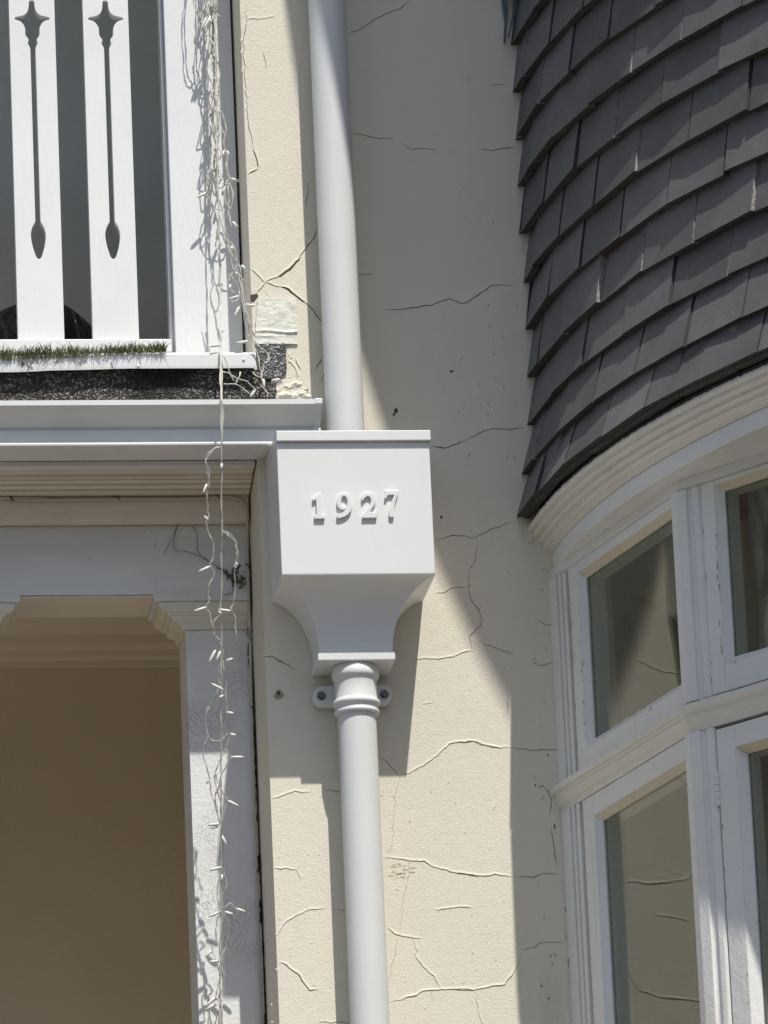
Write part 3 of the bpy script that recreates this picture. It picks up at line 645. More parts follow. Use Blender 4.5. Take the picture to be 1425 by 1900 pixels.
def board(xc):
    zt_, h0 = 6.338, rz1 + .001; hw = .0437
    tx = lambda yy: Z(60, yy / 10.96, .13)                       # rows of the enlarged crop
    s = 10.96 * .9995 * 1000 / 1000
    half = [(0, 8), (38, 16), (56, 45), (58, 110), (70, 180), (105, 255), (180, 310), (270, 330), (345, 348), (366, 370), (345, 398), (270, 418), (205, 465), (165, 530), (148, 590), (148, 690), (130, 735), (98, 775), (84, 805), (86, 830), (100, 860), (98, 890), (75, 930), (58, 965), (53, 1010)]
    rp = [(x / 10960., tx(y)) for x, y in half]
    slot = .0048
    leafz = [(slot, Z(70, 411, .13)), (.0065, Z(70, 414, .13)), (.0105, Z(70, 421, .13)), (.0135, Z(71, 431, .13)), (.0138, Z(71, 440, .13)), (.0118, Z(72, 454, .13)), (.0085, Z(73, 466, .13)), (.005, Z(73, 476, .13)), (.0015, Z(73, 480, .13))]
    top = catmull(rp, 4, False); bot = catmull(leafz, 4, False)
    R = top + bot
    hole = [(x, z) for x, z in R] + [(-x, z) for x, z in reversed(R) if x > 1e-6]
    outer = [(-hw, h0), (hw, h0), (hw, zt_), (-hw, zt_)]
    vs, fs = curve_shape([[(x, z - 5.9) for x, z in outer], [(x, z - 5.9) for x, z in hole]], .020, .0008, 1)
    obj('baluster', MB().add([(xc + x, .142 - z, y + 5.9) for x, y, z in vs], fs), M['wood_white'], bal)
xb1, xb2 = (X(16, 0, .13) + X(101, 0, .13)) / 2, (X(153, 0, .13) + X(237, 0, .13)) / 2
st = xb2 - xb1
for k in range(-14, 2): board(xb1 + st * k)
# white metal edge trim
tr = MB(); tpf = [(-.022, 5.4035), (-.024, 5.4010), (-.024, 5.3790), (-.0235, 5.3745), (-.0215, 5.3745), (-.0215, 5.3995), (.10, 5.4035), (.10, 5.4070), (-.019, 5.4065)]
sag = lambda x: -.0065 * max(0, min(1, (-.47 - x) / .22)) ** 1.2 + .0012 * noise.noise(Vector((x * 14, 0, 0)))
XT = X(474, 665, -.02)
tr.strip([[(XL + (XT - XL) * k / 80, y, z + sag(XL + (XT - XL) * k / 80)) for y, z in tpf] for k in range(81)])
for k in range(14):
    p = at(random.gauss(45, 5.0), random.gauss(678, 6), -.0255); tr.tube([p, p + Vector((random.uniform(-.004, .004), -.0012, random.uniform(-.005, .005)))], random.uniform(.0006, .0016), 5, mi=1)
for L in ([(62, 669), (52, 682)], [(108, 668), (101, 674)], [(160, 668), (146, 675)], [(206, 670), (209, 680), (213, 686)]):
    tr.tube([at(x, y, -.0262) for x, y in L], .0007, 5, mi=1)
trim = tag(obj('edge_trim', tr, [M['metal_white'], M['brown_gap']], base=(-.9, 0, 5.39)), 'white metal edge trim with a slight sag under the balcony boards', 'edge trim')
for px, py in ((257, 679), (59, 680), (452, 667)):
    p = at(px, py, -.0255); obj('screw', MB().strip([[(p.x + .0032 * f * cos(2 * pi * k / 12), p.y + .0015 - d, p.z + .0032 * f * sin(2 * pi * k / 12)) for k in range(12)] for f, d in ((1, 0), (.9, .0016), (.5, .0026), (.1, .0028))], smooth=True), M['metal_white'], trim)
# mineral felt upstand and the scrap lapped on to the wall
XF = X(511, 710, -.004)
ft = MB(); nn_ = 300; nz_ = 16
ft.strip([[(XL + (XF - XL) * k / nn_, -.004 - (.0022 * noise.noise(Vector((XL + (XF - XL) * k / nn_, z, 0)) * 160) + .006 * noise.noise(Vector((XL + (XF - XL) * k / nn_, z, 3)) * 9)), z + sag(XL + (XF - XL) * k / nn_)) for z in [5.30 + (5.3775 - 5.30) * j / nz_ for j in range(nz_ + 1)]] for k in range(nn_ + 1)], closed_ring=False, caps=False, smooth=True)
ft.box(XL, XF, .001, .02, 5.285, 5.376)
tag(obj('roofing_felt', ft, M['felt'], base=(-.9, 0, 5.3)), 'dark mineral roofing felt band between the white trim and the gutter', 'roofing felt')
sc_ = MB(); P = cp([(290, 935), (700, 935), (725, 1000), (715, 1130), (728, 1240), (722, 1365), (650, 1400), (640, 1440), (420, 1450), (360, 1400), (345, 1330), (310, 1240), (285, 1100)])
vs, fs = curve_shape([[(at(x, y, -.004).x, at(x, y, -.004).z) for x, y in P]], .005, .0008, 1)
sc_.add([(x, -.0032 - z, y) for x, y, z in vs], fs)
tag(obj('felt_scrap', sc_, M['felt_light'], base=at(505, 670, 0)), 'square scrap of light grey mineral felt below the white tape', 'roofing felt')
# crinkled tape patch
tp = MB(); A, B, Cc, D = [at(*p, -.003) for p in cp([(255, 935), (890, 935), (865, 275), (300, 265)])]
gx, gz = 44, 46; rows_ = []
for j in range(gz + 1):
    row = []
    for i in range(gx + 1):
        u, v = i / gx, j / gz; p = A.lerp(B, u).lerp(D.lerp(Cc, u), v)
        q = Vector((p.x * 30, p.z * 55, 1.3)); h_ = .0016 * abs(noise.noise(Vector((p.x * 42, p.z * 38, 1.3)))) + .0009 * abs(noise.noise(q * 2.2))
        h_ += .0035 * math.exp(-((v - .27 - .02 * sin(u * 6)) / .022) ** 2) * (.5 + u * .6) + .0016 * math.exp(-((v - .17) / .018) ** 2) * (1 - u * .7)
        ex = .0014 * noise.noise(Vector((v * 11, 3, 0))) if i in (0, gx) else 0; ez = .0012 * noise.noise(Vector((u * 13, 7, 0))) if j in (0, gz) else 0
        row.append((p.x + ex, -.0038 - h_, p.z + ez))
    rows_.append(row)
tp.strip(rows_, closed_ring=False, caps=False, smooth=True)
back = [[(x, -.0006, z) for x, y, z in (rows_[0] + [r[-1] for r in rows_] + rows_[-1][::-1] + [r[0] for r in rows_[::-1]])]]
edge = rows_[0] + [r[-1] for r in rows_[1:]] + rows_[-1][::-1][1:] + [r[0] for r in rows_[::-1]][1:-1]
tp.strip([edge, [(x, -.0006, z) for x, y, z in edge]], closed_ring=True, caps=False)
tag(obj('tape_patch', tp, M['tape'], base=at(510, 597, 0)), 'crinkled off white square of tape stuck over the cracked wall corner', 'tape patch')
# artificial grass edge
ga = MB()
def tuft(x, y, z, h, dens=1):
    for _ in range(dens):
        a = random.uniform(0, 2 * pi); l = random.gauss(h, h * .25); ln = random.uniform(.2, 1.5) * l; wv = random.uniform(.0006, .0011)
        dx, dy = cos(a) * ln, sin(a) * ln * .7 - .3 * ln
        p0 = Vector((x, y, z)); p1 = p0 + Vector((dx * .35, dy * .35, l * .6)); p2 = p0 + Vector((dx, dy, l * random.uniform(.75, 1)))
        s_ = Vector((cos(a + 1.57), sin(a + 1.57) * .4, 0)) * wv
        ga.add([p0 - s_, p0 + s_, p1 + s_ * .8, p1 - s_ * .8, p2], [(0, 1, 2, 3), (3, 2, 4)], random.choice((0, 0, 0, 1)))
left = lambda x: max(0, min(1, (X(330, 650, 0) - x) / .22)) ** .7
for k in range(11000 + 9000):
    front = k >= 11000
    x = random.uniform(-1.6 if front or k % 3 else XL, X(302, 650, .03)); d = .5 + .5 * noise.noise(Vector((x * 16, 2, 0)))
    if random.random() < .15 + .85 * d ** 1.3:
        if front: y = random.uniform(-.030, -.0255); z0 = 5.4075 + sag(x) - left(x) * random.uniform(0, .012)
        else: y = random.uniform(-.02, .09); z0 = 5.4065 + sag(x)
        tuft(x, y, z0, (.012 + .012 * d) * (1 if not front else .8), 1)
for k in range(130):
    x = random.choice((random.gauss(X(355, 650, .05), .02), random.gauss(X(440, 640, .06), .022), random.gauss(X(395, 645, .06), .015)))
    if x < XC - .004: tuft(x, random.uniform(.05, .11), 5.4075, .010, 1)
M['grass_pale'] = mat('faded grass blade', (0.27, 0.28, 0.13), 0.5, island=.4)
ga.box(XL, X(296, 650, .03), .0, .099, 5.4072 - .016, 5.4082 - .012, 2)
tag(obj('artificial_grass', ga, [M['grass'], M['grass_pale'], M['thatch']], base=(-.9, .05, 5.407)), 'strip of artificial grass poking out under the white balcony boards', 'grass', kind='stuff')
# rubbish bag behind the boards
def bag(cx, cy, rx, rz, sd):
    m = MB(); rings = []
    for i in range(25):
        t = pi * i / 24 * .96 + .06; z = FZ + .003 + rz * (1 - cos(t)) / 2; r = rx * (sin(t) ** .7) * (1 - .15 * i / 24)
        ring_ = []
        for k in range(48):
            a = 2 * pi * k / 48; q = Vector((cos(a) * 2.2, sin(a) * 2.2, z * 9 + sd))
            f = 1 + .16 * noise.noise(q) + .07 * noise.noise(q * 3.1) + .05 * abs(noise.noise(Vector((a * 5, z * 4, sd))))
            ring_.append((cx + r * f * cos(a), cy + r * f * sin(a) * .8, z))
        rings.append(ring_)
    return m.strip(rings, smooth=True)
bx = X(70, 620, .42)
tag(obj('refuse_bag', bag(bx, .42, .125, .245, 1.2), M['bag'], base=(bx, .48, FZ)), 'black plastic rubbish bag behind the pierced white boards', 'rubbish bag')

# ------------------------------------------------------------------ fairy lights
fl_ = thing('fairy_lights', at(408, 740, -.115), 'tangled string of white fairy lights hanging down over the gutter', 'string lights')
wi = MB(); BUL = []
def strand(pts, r=.00115, k=5, twin=True, kink=1.0):
    P3 = [tuple(at(x, y, Y)) for x, y, Y in pts]
    Q = [Vector(p) for p in catmull(P3, k, False)]; F = []
    for a_, b_ in zip(Q[:-1], Q[1:]):                                  # even out and kink
        n_ = max(1, int((b_ - a_).length / .007)); F += [a_.lerp(b_, t / n_) for t in range(n_)]
    F.append(Q[-1]); sd = random.uniform(0, 50)
    F = [p + Vector((noise.noise(Vector((i * .5, sd, 0))), .6 * noise.noise(Vector((i * .5, sd, 4))), noise.noise(Vector((i * .5, sd, 8))) * .5)) * .0022 * kink for i, p in enumerate(F)]
    ph = random.uniform(0, 6)
    wi.tube(F, r * .75, 5)
    if twin: wi.tube([p + Vector((cos(i * .55 + ph), sin(i * .55 + ph), 0)) * .0016 for i, p in enumerate(F)], r * .55, 5)
def lowY(py): return -.118 + .288 * max(0, py - 840) / 1060
def upY(py): return .045 if py < 560 else .045 - (.045 + .125) * (py - 560) / 175
def bulb(px, py, ax, ay, Y, dy=0.0): BUL.append((at(px, py, Y), at(ax, ay, Y + dy)))
def cu(L, Y=.045):
    P = [(340 + x / 4.523, y / 4.523, Y + .028) for x, y in L]
    if P[0][1] < 0: P = [(P[0][0] - 4, -260, P[0][2]), (P[0][0] + 5, -170, P[0][2]), (P[0][0] - 3, -90, P[0][2])] + P
    if P[-1][1] < 0: P = P + [(P[-1][0] + 4, -100, P[-1][2]), (P[-1][0] - 2, -200, P[-1][2])]
    return P
# upper bundle
for L, Y in (([(235, -30), (240, 100), (245, 250), (262, 420), (268, 600), (270, 800), (280, 1000), (285, 1200), (280, 1400), (290, 1600), (300, 1900)], .045),
             ([(205, -30), (215, 60), (235, 130), (258, 220), (262, 330), (245, 430), (268, 560), (262, 700), (268, 860), (290, 960), (285, 1080), (270, 1200), (280, 1350), (270, 1500)], .05),
             ([(85, -30), (105, 90), (135, 130), (160, 110), (175, 40), (170, -30)], .03),
             ([(100, -30), (120, 80), (140, 130), (165, 195), (195, 150), (215, 120), (200, 60), (185, -20)], .035),
             ([(135, 130), (150, 240), (175, 330), (185, 420), (200, 455), (225, 470)], .05),
             ([(225, 320), (270, 325), (240, 330), (215, 450), (235, 520), (265, 590), (275, 680), (300, 720), (290, 800), (260, 790), (225, 770), (240, 820)], .045),
             ([(270, 650), (295, 670), (305, 740), (285, 860), (310, 900), (335, 1000), (345, 1110), (325, 1100), (305, 1030), (310, 960), (295, 930), (280, 960)], .04),
             ([(310, 900), (345, 1010), (362, 1080), (340, 1180), (355, 1260), (378, 1300), (362, 1370), (375, 1450), (390, 1500), (360, 1525)], .035),
             ([(260, 1420), (215, 1460), (195, 1540), (205, 1620), (250, 1740), (340, 1762), (400, 1730), (425, 1660), (405, 1580), (370, 1530), (340, 1570), (328, 1640)], .05),
             ([(375, 1540), (385, 1640), (375, 1760), (395, 1850), (440, 1880), (470, 1900)], .035),
             ([(230, 1100), (215, 1250), (205, 1400), (215, 1600), (245, 1750), (262, 1780)], .075)):
    strand(cu(L, Y), .0011, 5)
for q in range(6):                                                   # more of the tangle at the top
    x0 = random.uniform(388, 404); yy = -200; L = []
    while yy < random.uniform(230, 420):
        L.append((x0 + random.gauss(0, 5) + max(0, yy) * .02, yy, random.uniform(.05, .085))); yy += random.uniform(18, 42)
    strand(L, .0010, 5)
for q in range(9):
    y = random.uniform(-60, 330); x = 394 + y * .03; sx = random.choice((-1, 1)); h_ = random.uniform(22, 48); w_q = random.uniform(5, 13)
    Y = random.uniform(.055, .08); strand([(x, y, Y), (x + sx * w_q * .7, y + h_ * .3, Y - .008), (x + sx * w_q, y + h_ * .7, Y - .01), (x + sx * w_q * .5, y + h_, Y), (x - sx * 2, y + h_ * .8, Y + .01), (x, y + h_ * .2, Y + .008)], .0010, 5)
cl = lambda L, Y: [(420 + x / 2.374, y / 2.374, Y) for x, y in L]
for L, Y in (([(0, 670), (10, 790), (45, 795)], .03), ([(5, 790), (-10, 860), (15, 920), (30, 870), (15, 810)], .03), ([(5, 900), (25, 1000), (50, 1000)], .03),
             ([(-25, 960), (5, 1080), (30, 1180), (60, 1210), (80, 1250), (45, 1230), (20, 1200), (10, 1250), (35, 1290)], .02),
             ([(0, 1050), (35, 1090), (45, 1170), (25, 1210), (55, 1270), (75, 1350), (80, 1420), (110, 1500)], .015),
             ([(-30, 880), (-5, 1000), (25, 1120), (60, 1180), (75, 1290), (85, 1380), (100, 1440), (100, 1490), (130, 1530), (150, 1590), (165, 1640)], .005),
             ([(40, 1170), (65, 1250), (70, 1330), (100, 1400), (120, 1470), (160, 1530), (185, 1590), (165, 1660), (160, 1720)], .0)):
    strand(cl(L, Y), .0011, 5)
# straight drop that crosses gutter
main = [(394, -260, .06), (397, -8, .06), (399, 60, .05), (400, 140, .05), (402, 240, .048), (404, 330, .045), (406, 420, .045), (408, 500, .04), (409, 560, .03), (409, 640, -.02), (409, 690, -.075), (410, 735, -.117), (411, 765, -.1215), (411, 800, -.121), (411, 826, -.116), (411, 840, -.105)]
strand(main, .0014, 4, kink=.3); strand([(x + (2.2 if 640 < y < 815 else .6), y, Y - .002) for x, y, Y in main[6:]], .0012, 4, kink=.3)
lowm = [(411, 830, lowY(830)), (411, 900, lowY(900)), (411.5, 985, lowY(985)), (411, 1060, lowY(1060)), (410, 1130, lowY(1130)), (411, 1200, lowY(1200)), (410, 1300, lowY(1300)), (411, 1390, lowY(1390)), (410, 1470, lowY(1470)), (411, 1560, lowY(1560)), (411, 1650, lowY(1650)), (411, 1720, lowY(1720)), (409, 1800, lowY(1800)), (407, 1905, lowY(1905))]
strand(lowm, .0014, 4, kink=.45)
L4 = lambda L, dY=0: [(x, y, lowY(y) + dY) for x, y in L]
for L in ([(411, 831), (403, 829), (390, 838), (381, 852), (384, 872), (387, 890), (387, 905), (384, 918), (385, 945), (388, 958), (382, 965), (386, 985), (394, 1005), (396, 1030), (391, 1050), (398, 1066), (390, 1082), (386, 1100), (389, 1115), (382, 1126), (390, 1140), (394, 1160), (402, 1180), (411, 1195), (413, 1206), (414, 1230), (419, 1255), (419, 1280), (420, 1305), (420, 1322), (426, 1340), (428, 1362)],
          [(411, 829), (398, 834), (386, 848), (383, 858), (388, 880), (388, 900)],
          [(412, 984), (424, 989), (433, 998), (439, 1012), (442, 1030), (437, 1045), (437, 1054)], [(412, 985), (428, 997), (437, 1010), (440, 1028), (437, 1040), (436, 1053), (436, 1090), (433, 1120), (429, 1132), (436, 1145), (438, 1170), (438, 1190)],
          [(411, 1140), (398, 1150), (396, 1168), (404, 1185), (412, 1198), (410, 1215), (405, 1240), (409, 1260), (400, 1290), (388, 1310), (381, 1340), (388, 1368), (405, 1375), (418, 1365), (424, 1360)],
          [(404, 1291), (390, 1305), (385, 1325)], [(386, 1366), (378, 1388), (381, 1415), (388, 1440), (393, 1470), (400, 1500), (407, 1525), (411, 1540)],
          [(427, 1363), (420, 1385), (413, 1400), (402, 1425), (398, 1440), (404, 1470), (412, 1500)], [(418, 1390), (429, 1405), (420, 1418), (408, 1448), (413, 1470), (421, 1484), (415, 1510), (412, 1530)],
          [(400, 1438), (405, 1460), (399, 1480), (404, 1510), (408, 1530), (414, 1545), (413, 1580), (411, 1610)], [(411, 1610), (419, 1630), (420, 1645), (412, 1665), (415, 1685), (426, 1675), (436, 1685)],
          [(411, 1610), (404, 1650), (405, 1680), (411, 1695)], [(412, 1690), (403, 1710), (400, 1745), (394, 1762), (402, 1785), (407, 1810)], [(413, 1692), (424, 1720), (420, 1755), (412, 1780), (416, 1810), (414, 1850)],
          [(415, 1690), (410, 1730), (407, 1770), (411, 1800), (402, 1840), (400, 1850), (410, 1860), (409, 1905)], [(412, 1800), (414, 1830), (406, 1850), (413, 1880), (411, 1905)]):
    strand(L4(L, random.uniform(-.012, .004)), .00105, 5)
# strands trailing over the felt
for L in ([(412, 655, -.03), (420, 672, -.035), (426, 690, -.035), (434, 707, -.03)], [(412, 688, -.04), (424, 693, -.04), (440, 702, -.04), (458, 708, -.035), (472, 722, -.03)], [(414, 713, -.04), (437, 712, -.04), (442, 703, -.04), (446, 690, -.03)],
          [(438, 712, -.03), (450, 720, -.03), (462, 730, -.03)], [(470, 690, -.03), (480, 700, -.03), (487, 692, -.03), (490, 676, -.03), (498, 668, -.03), (500, 655, -.03)], [(462, 634, -.03), (470, 645, -.03), (478, 660, -.03), (484, 690, -.03), (490, 718, -.03)], [(466, 628, -.03), (480, 640, -.03), (494, 655, -.03), (500, 672, -.03)], [(483, 715, -.03), (495, 728, -.03), (498, 735, -.03)], [(446, 540, .0), (440, 556, -.0), (430, 560, 0)]):
    strand(L, .0012, 5)
obj('wire', wi, M['wire'], fl_)
for b in ((392, 42, 387, 34, .03), (378, 55, 391, 30, .03), (373, 55, 383, 32, .03), (404, 71, 392, 74, .045), (386, 183, 395, 171, .05), (383, 219, 396, 210, .05), (403, 313, 394, 318, .05), (426, 331, 445, 336, .03), (412, 362, 418, 346, .035), (366, 367, 385, 356, .05), (398, 158, 397, 170, .045), (413, 290, 416, 279, .035), (425, 289, 421, 280, .03),
          (440, 422, 432, 411, .02), (424, 555, 446, 549, .0), (435, 588, 444, 569, .0), (473, 568, 455, 565, -.02), (437, 637, 461, 633, -.03), (389, 643, 409, 640, -.03), (503, 706, 520, 704, -.03), (490, 720, 489, 703, -.03), (464, 737, 474, 722, -.03), (425, 537, 428, 528, .01), (443, 512, 437, 505, .015), (455, 500, 448, 492, .015), (427, 470, 432, 455, .02)):
    Y = b[4] + (.028 if b[1] < 420 else 0); bulb(b[0], b[1], b[2], b[3], Y, .004)
for x, y, ax, ay in ((377, 915, 384, 898), (380, 959, 386, 966), (368, 1061, 390, 1051), (360, 1134, 383, 1127), (437, 1054, 439, 1043), (405, 1131, 429, 1134), (388, 1229, 400, 1206), (402, 1225, 409, 1208), (433, 1222, 420, 1226), (391, 1268, 414, 1280), (434, 1324, 421, 1322), (435, 1364, 427, 1362), (454, 1405, 429, 1405), (443, 1496, 423, 1486), (384, 1454, 388, 1443), (386, 1531, 408, 1529), (391, 1537, 404, 1533), (420, 1567, 411, 1550), (389, 1615, 411, 1609), (411, 1634, 412, 1622), (456, 1692, 438, 1686), (433, 1697, 417, 1692), (388, 1701, 408, 1692), (381, 1776, 394, 1762), (388, 1785, 408, 1783), (382, 1867, 400, 1850), (380, 1874, 404, 1862), (403, 1466, 407, 1455), (411, 870, 411.5, 860), (408, 1137, 412, 1141), (410, 1293, 414, 1290)):
    bulb(x, y, ax, ay, lowY(y) - .006, .004)
for tip, root in BUL:
    d = (tip - root); l = max(.012, d.length); d.normalize()
    m = MB(); m.tube([root, root + d * l * .12, root + d * l * .2, root + d * l * .8, root + d * l * .84], [.0013, .0024, .0028, .0026, .0019], 8)
    m.tube([root + d * l * .84, root + d * l * .93, root + d * l * .98], [.0019, .0019, .0009], 8, mi=1)
    obj('bulb', m, [M['bulb'], M['bulb_tip']], fl_)

# ------------------------------------------------------------------ bay window
BC = Vector((2.45, 0.10))
bay = thing('bay_window', (2.45, 0, .12), 'curved bay with dark hung tiles above white multi light windows', 'bay window')
def cyl(r, a): return (BC.x - r * cos(a), BC.y - r * sin(a))          # a from the left end, radians
# hung tiles: every tile its own slab in one cladding mesh
ti = MB()
ZC = [5.090, 5.172, 5.2666, 5.361, 5.456, 5.550, 5.645, 5.741, 5.836, 5.931, 6.026, 6.120, 6.215, 6.31]
RC = [2.205, 2.190, 2.176] + [2.171] * 20
PH = [6.8, 9.69, 7.7, 9.8, 7.7, 9.8, 7.7, 9.8, 7.7, 9.8, 7.7, 9.8, 7.7, 9.8]
ST = [4.52, 4.6] + [4.74] * 20
def tile(a0, a1, rb, z, hgt, lean, th, jit=True):
    w_ = 2 * rb * sin((a1 - a0) / 2); am = (a0 + a1) / 2
    c = Vector((*cyl(rb * cos((a1 - a0) / 2), am), 0)); out = Vector((-cos(am), -sin(am), 0)); tng = Vector((sin(am), -cos(am), 0))
    if jit:
        yaw = random.gauss(-.006, .010); out, tng = (out * cos(yaw) + tng * sin(yaw)).normalized(), (tng * cos(yaw) - out * sin(yaw)).normalized()
        c += out * random.gauss(0, .0014); z += random.gauss(0, .0011); lean += random.gauss(0, .0022)
    hw = w_ / 2 - random.choice((.0014, .0018, .0022, .0028, .0038)); tl = random.gauss(0, .0014) if jit else 0
    cam_ = .0012                                                       # slight camber across the length
    n = 3; rows = []
    for k in range(n + 1):
        t = k / n; o_ = -lean * t + cam_ * 4 * t * (1 - t)
        a = c + out * o_; zz = z + hgt * t
        rows.append([Vector((*(a - tng * hw).xy, zz - tl * (1 - t))), Vector((*(a + tng * hw).xy, zz + tl * (1 - t))), Vector((*(a + tng * hw - out * th).xy, zz + tl * (1 - t))), Vector((*(a - tng * hw - out * th).xy, zz - tl * (1 - t)))])
    i0 = len(ti.f); ti.strip(rows)
    ti.m[-2] = 1                                                       # dirty lower edge, darkened further to stand in for shade under the tile
    for k in range(n): ti.m[i0 + 4 * k + 1] = ti.m[i0 + 4 * k + 3] = 1  # joint sides darkened too, standing in for shade in the gaps
    if random.random() < .35:
        for k in range(n): ti.m[i0 + 4 * k + 1] = 2                    # broken side edge, coloured paler as if the sun caught it
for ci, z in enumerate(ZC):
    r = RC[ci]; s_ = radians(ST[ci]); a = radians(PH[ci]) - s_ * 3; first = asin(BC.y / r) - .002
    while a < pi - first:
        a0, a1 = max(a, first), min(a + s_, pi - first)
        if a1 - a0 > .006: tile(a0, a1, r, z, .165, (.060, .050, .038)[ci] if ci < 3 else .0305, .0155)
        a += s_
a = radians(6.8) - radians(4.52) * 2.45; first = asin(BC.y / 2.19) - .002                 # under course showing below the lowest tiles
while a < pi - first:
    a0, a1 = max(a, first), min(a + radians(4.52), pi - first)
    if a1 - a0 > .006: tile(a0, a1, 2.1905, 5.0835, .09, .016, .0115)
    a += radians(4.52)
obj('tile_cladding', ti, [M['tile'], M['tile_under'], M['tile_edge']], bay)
def ringsweep(prof, mats, name, seg=160, closed=True, smooth=False, jag=None):
    m = MB(); rings = []
    for k in range(seg + 1):
        a = -.03 + (pi + .06) * k / seg
        rg = []
        for j, (r, z) in enumerate(prof):
            jr, jz = (jag(a, j) if jag else (0, 0)); x, y = cyl(r + jr, a); rg.append((x, y, z + jz))
        rings.append(rg)
    m.strip(rings, closed_ring=closed, caps=closed, smooth=smooth)
    return obj(name, m, mats, bay)
ringsweep([(2.160, 5.10), (2.176, 5.0815), (2.176, 5.066), (2.10, 5.066), (2.10, 5.45), (2.10, 6.4), (2.12, 6.4)], M['brown_gap'], 'packing')
cpr = [(2.176, 5.0745), (2.1815, 5.0725), (2.1835, 5.0680), (2.1830, 5.0640), (2.1800, 5.0615), (2.1745, 5.0605), (2.1735, 5.0590), (2.1755, 5.0560), (2.1750, 5.0520), (2.1715, 5.0495), (2.1650, 5.0485), (2.1638, 5.0470), (2.1660, 5.0440), (2.1655, 5.0405), (2.1620, 5.0380), (2.1570, 5.0370), (2.1558, 5.0352), (2.1578, 5.0325), (2.1570, 5.0290), (2.1535, 5.0265), (2.1480, 5.0255), (2.1445, 5.0235), (2.1425, 5.0180), (2.05, 5.0180), (2.05, 5.0745)]
def cj(a, j):
    q = Vector((a * 60, j * .6, 0))
    if j < 2: return (.0018 * noise.noise(q * 4), .0028 * noise.noise(Vector((a * 260, 0, j))) + .0014 * noise.noise(Vector((a * 900, 0, j))))
    if j > 21: return (0, 0)
    return (.0006 * noise.noise(q) + .0002 * noise.noise(q * 5), .0003 * noise.noise(q * 2))
ringsweep(cpr, M['wood_cornice'], 'cornice', seg=900, jag=cj, smooth=False)
ringsweep([(2.1405, 5.0170), (2.1405, 4.9880), (2.1380, 4.9862), (2.04, 4.9862), (2.04, 5.0170)], M['wood_white'], 'fascia')
# window facets
ang = radians(14.47); A0 = Vector((.286, 0.0))
V = [A0 - Vector((sin(ang), -cos(ang))) * .06]
V = [Vector((.286 - .25 * .03, .968 * .03)), Vector((.434, -.573))]
LEN = .80; a = radians(36.5)
for k in range(7):
    V.append(V[-1] + Vector((sin(a), -cos(a))) * LEN); a += radians(22.05)
    if a > radians(175): break
NV = len(V)
DIR = [(V[i + 1] - V[i]).normalized() for i in range(NV - 1)]
NRM = [Vector((-d.y, d.x)) for d in DIR]                                 # inward
def sweep(prof, name, m_, i0=0, i1=None, closed=True):
    """profile (inset, z) along the window polygon with mitred corners"""
    i1 = i1 if i1 is not None else NV - 1
    mb = MB(); rings = []
    for i in range(i0, i1 + 1):
        if i == i0: mit = NRM[i]
        elif i == i1: mit = NRM[i - 1]
        else: mit = (NRM[i - 1] + NRM[i]) / (1 + NRM[i - 1].dot(NRM[i]))
        rings.append([(*(V[i] + mit * w_), z) for w_, z in prof])
    # cut each span so that noise can ripple the edges
    fine = []
    for a_, b_ in zip(rings[:-1], rings[1:]):
        for k in range(30):
            t = k / 30; rip = noise.noise(Vector((a_[0][0] * 31 + t * 14, a_[0][1] * 17, 0))) * .0008
            fine.append([tuple(p + (q - p) * t + (rip if ax == 2 else 0) for ax, (p, q) in enumerate(zip(u_, v_))) for u_, v_ in zip(a_, b_)])
    fine.append(rings[-1]); mb.strip(fine)
    return obj(name, mb, m_, bay)
FO = .020                                                                # frame face sits behind the transom lip
sweep([(.0, 4.5675), (.0, 4.5575), (.0015, 4.5555), (.006, 4.5545), (.0085, 4.5505), (.0075, 4.546), (.010, 4.5405), (.0125, 4.5345), (.0170, 4.5300), (.0185, 4.5255), (.0195, 4.5215), (.10, 4.5215), (.10, 4.577), (.022, 4.577)], 'transom', M['wood_cornice'])
sweep([(FO + .001, 4.9860), (FO + .001, 4.9690), (FO + .006, 4.9650), (.11, 4.9650), (.11, 4.9860)], 'head_frame', M['wood_white'])
sweep([(-.02, 3.10), (-.02, 3.06), (0.0, 3.05), (.12, 3.05), (.12, 3.11), (.02, 3.11)], 'sill', M['wood_cornice'])
sweep([(.012, 3.049), (.012, .12), (.3, .12), (.3, 3.049)], 'lower_wall', M['stucco'])
def fp(i, u, w_, z):
    p = V[i] + DIR[i] * u + NRM[i] * w_; return (p.x, p.y, z)
def fbox(mb, i, u0, u1, w0, w1, z0, z1, mi=0):
    return mb.hexa([fp(i, u0, w0, z0), fp(i, u1, w0, z0), fp(i, u1, w1, z0), fp(i, u0, w1, z0), fp(i, u0, w0, z1), fp(i, u1, w0, z1), fp(i, u1, w1, z1), fp(i, u0, w1, z1)], mi)
def post(i, u0, prof, z0, z1, name, m_):
    """vertical member on facet i, profile of (u, w) points"""
    nz = 8; mb = MB(); mb.strip([[fp(i, u0 + u, w_, z0 + (z1 - z0) * k / nz) for u, w_ in prof] for k in range(nz + 1)])
    return obj(name, mb, m_, bay, bevel=.0012, seg=2)
UO = .0308                                                               # facet 0 starts inside the wall by this much
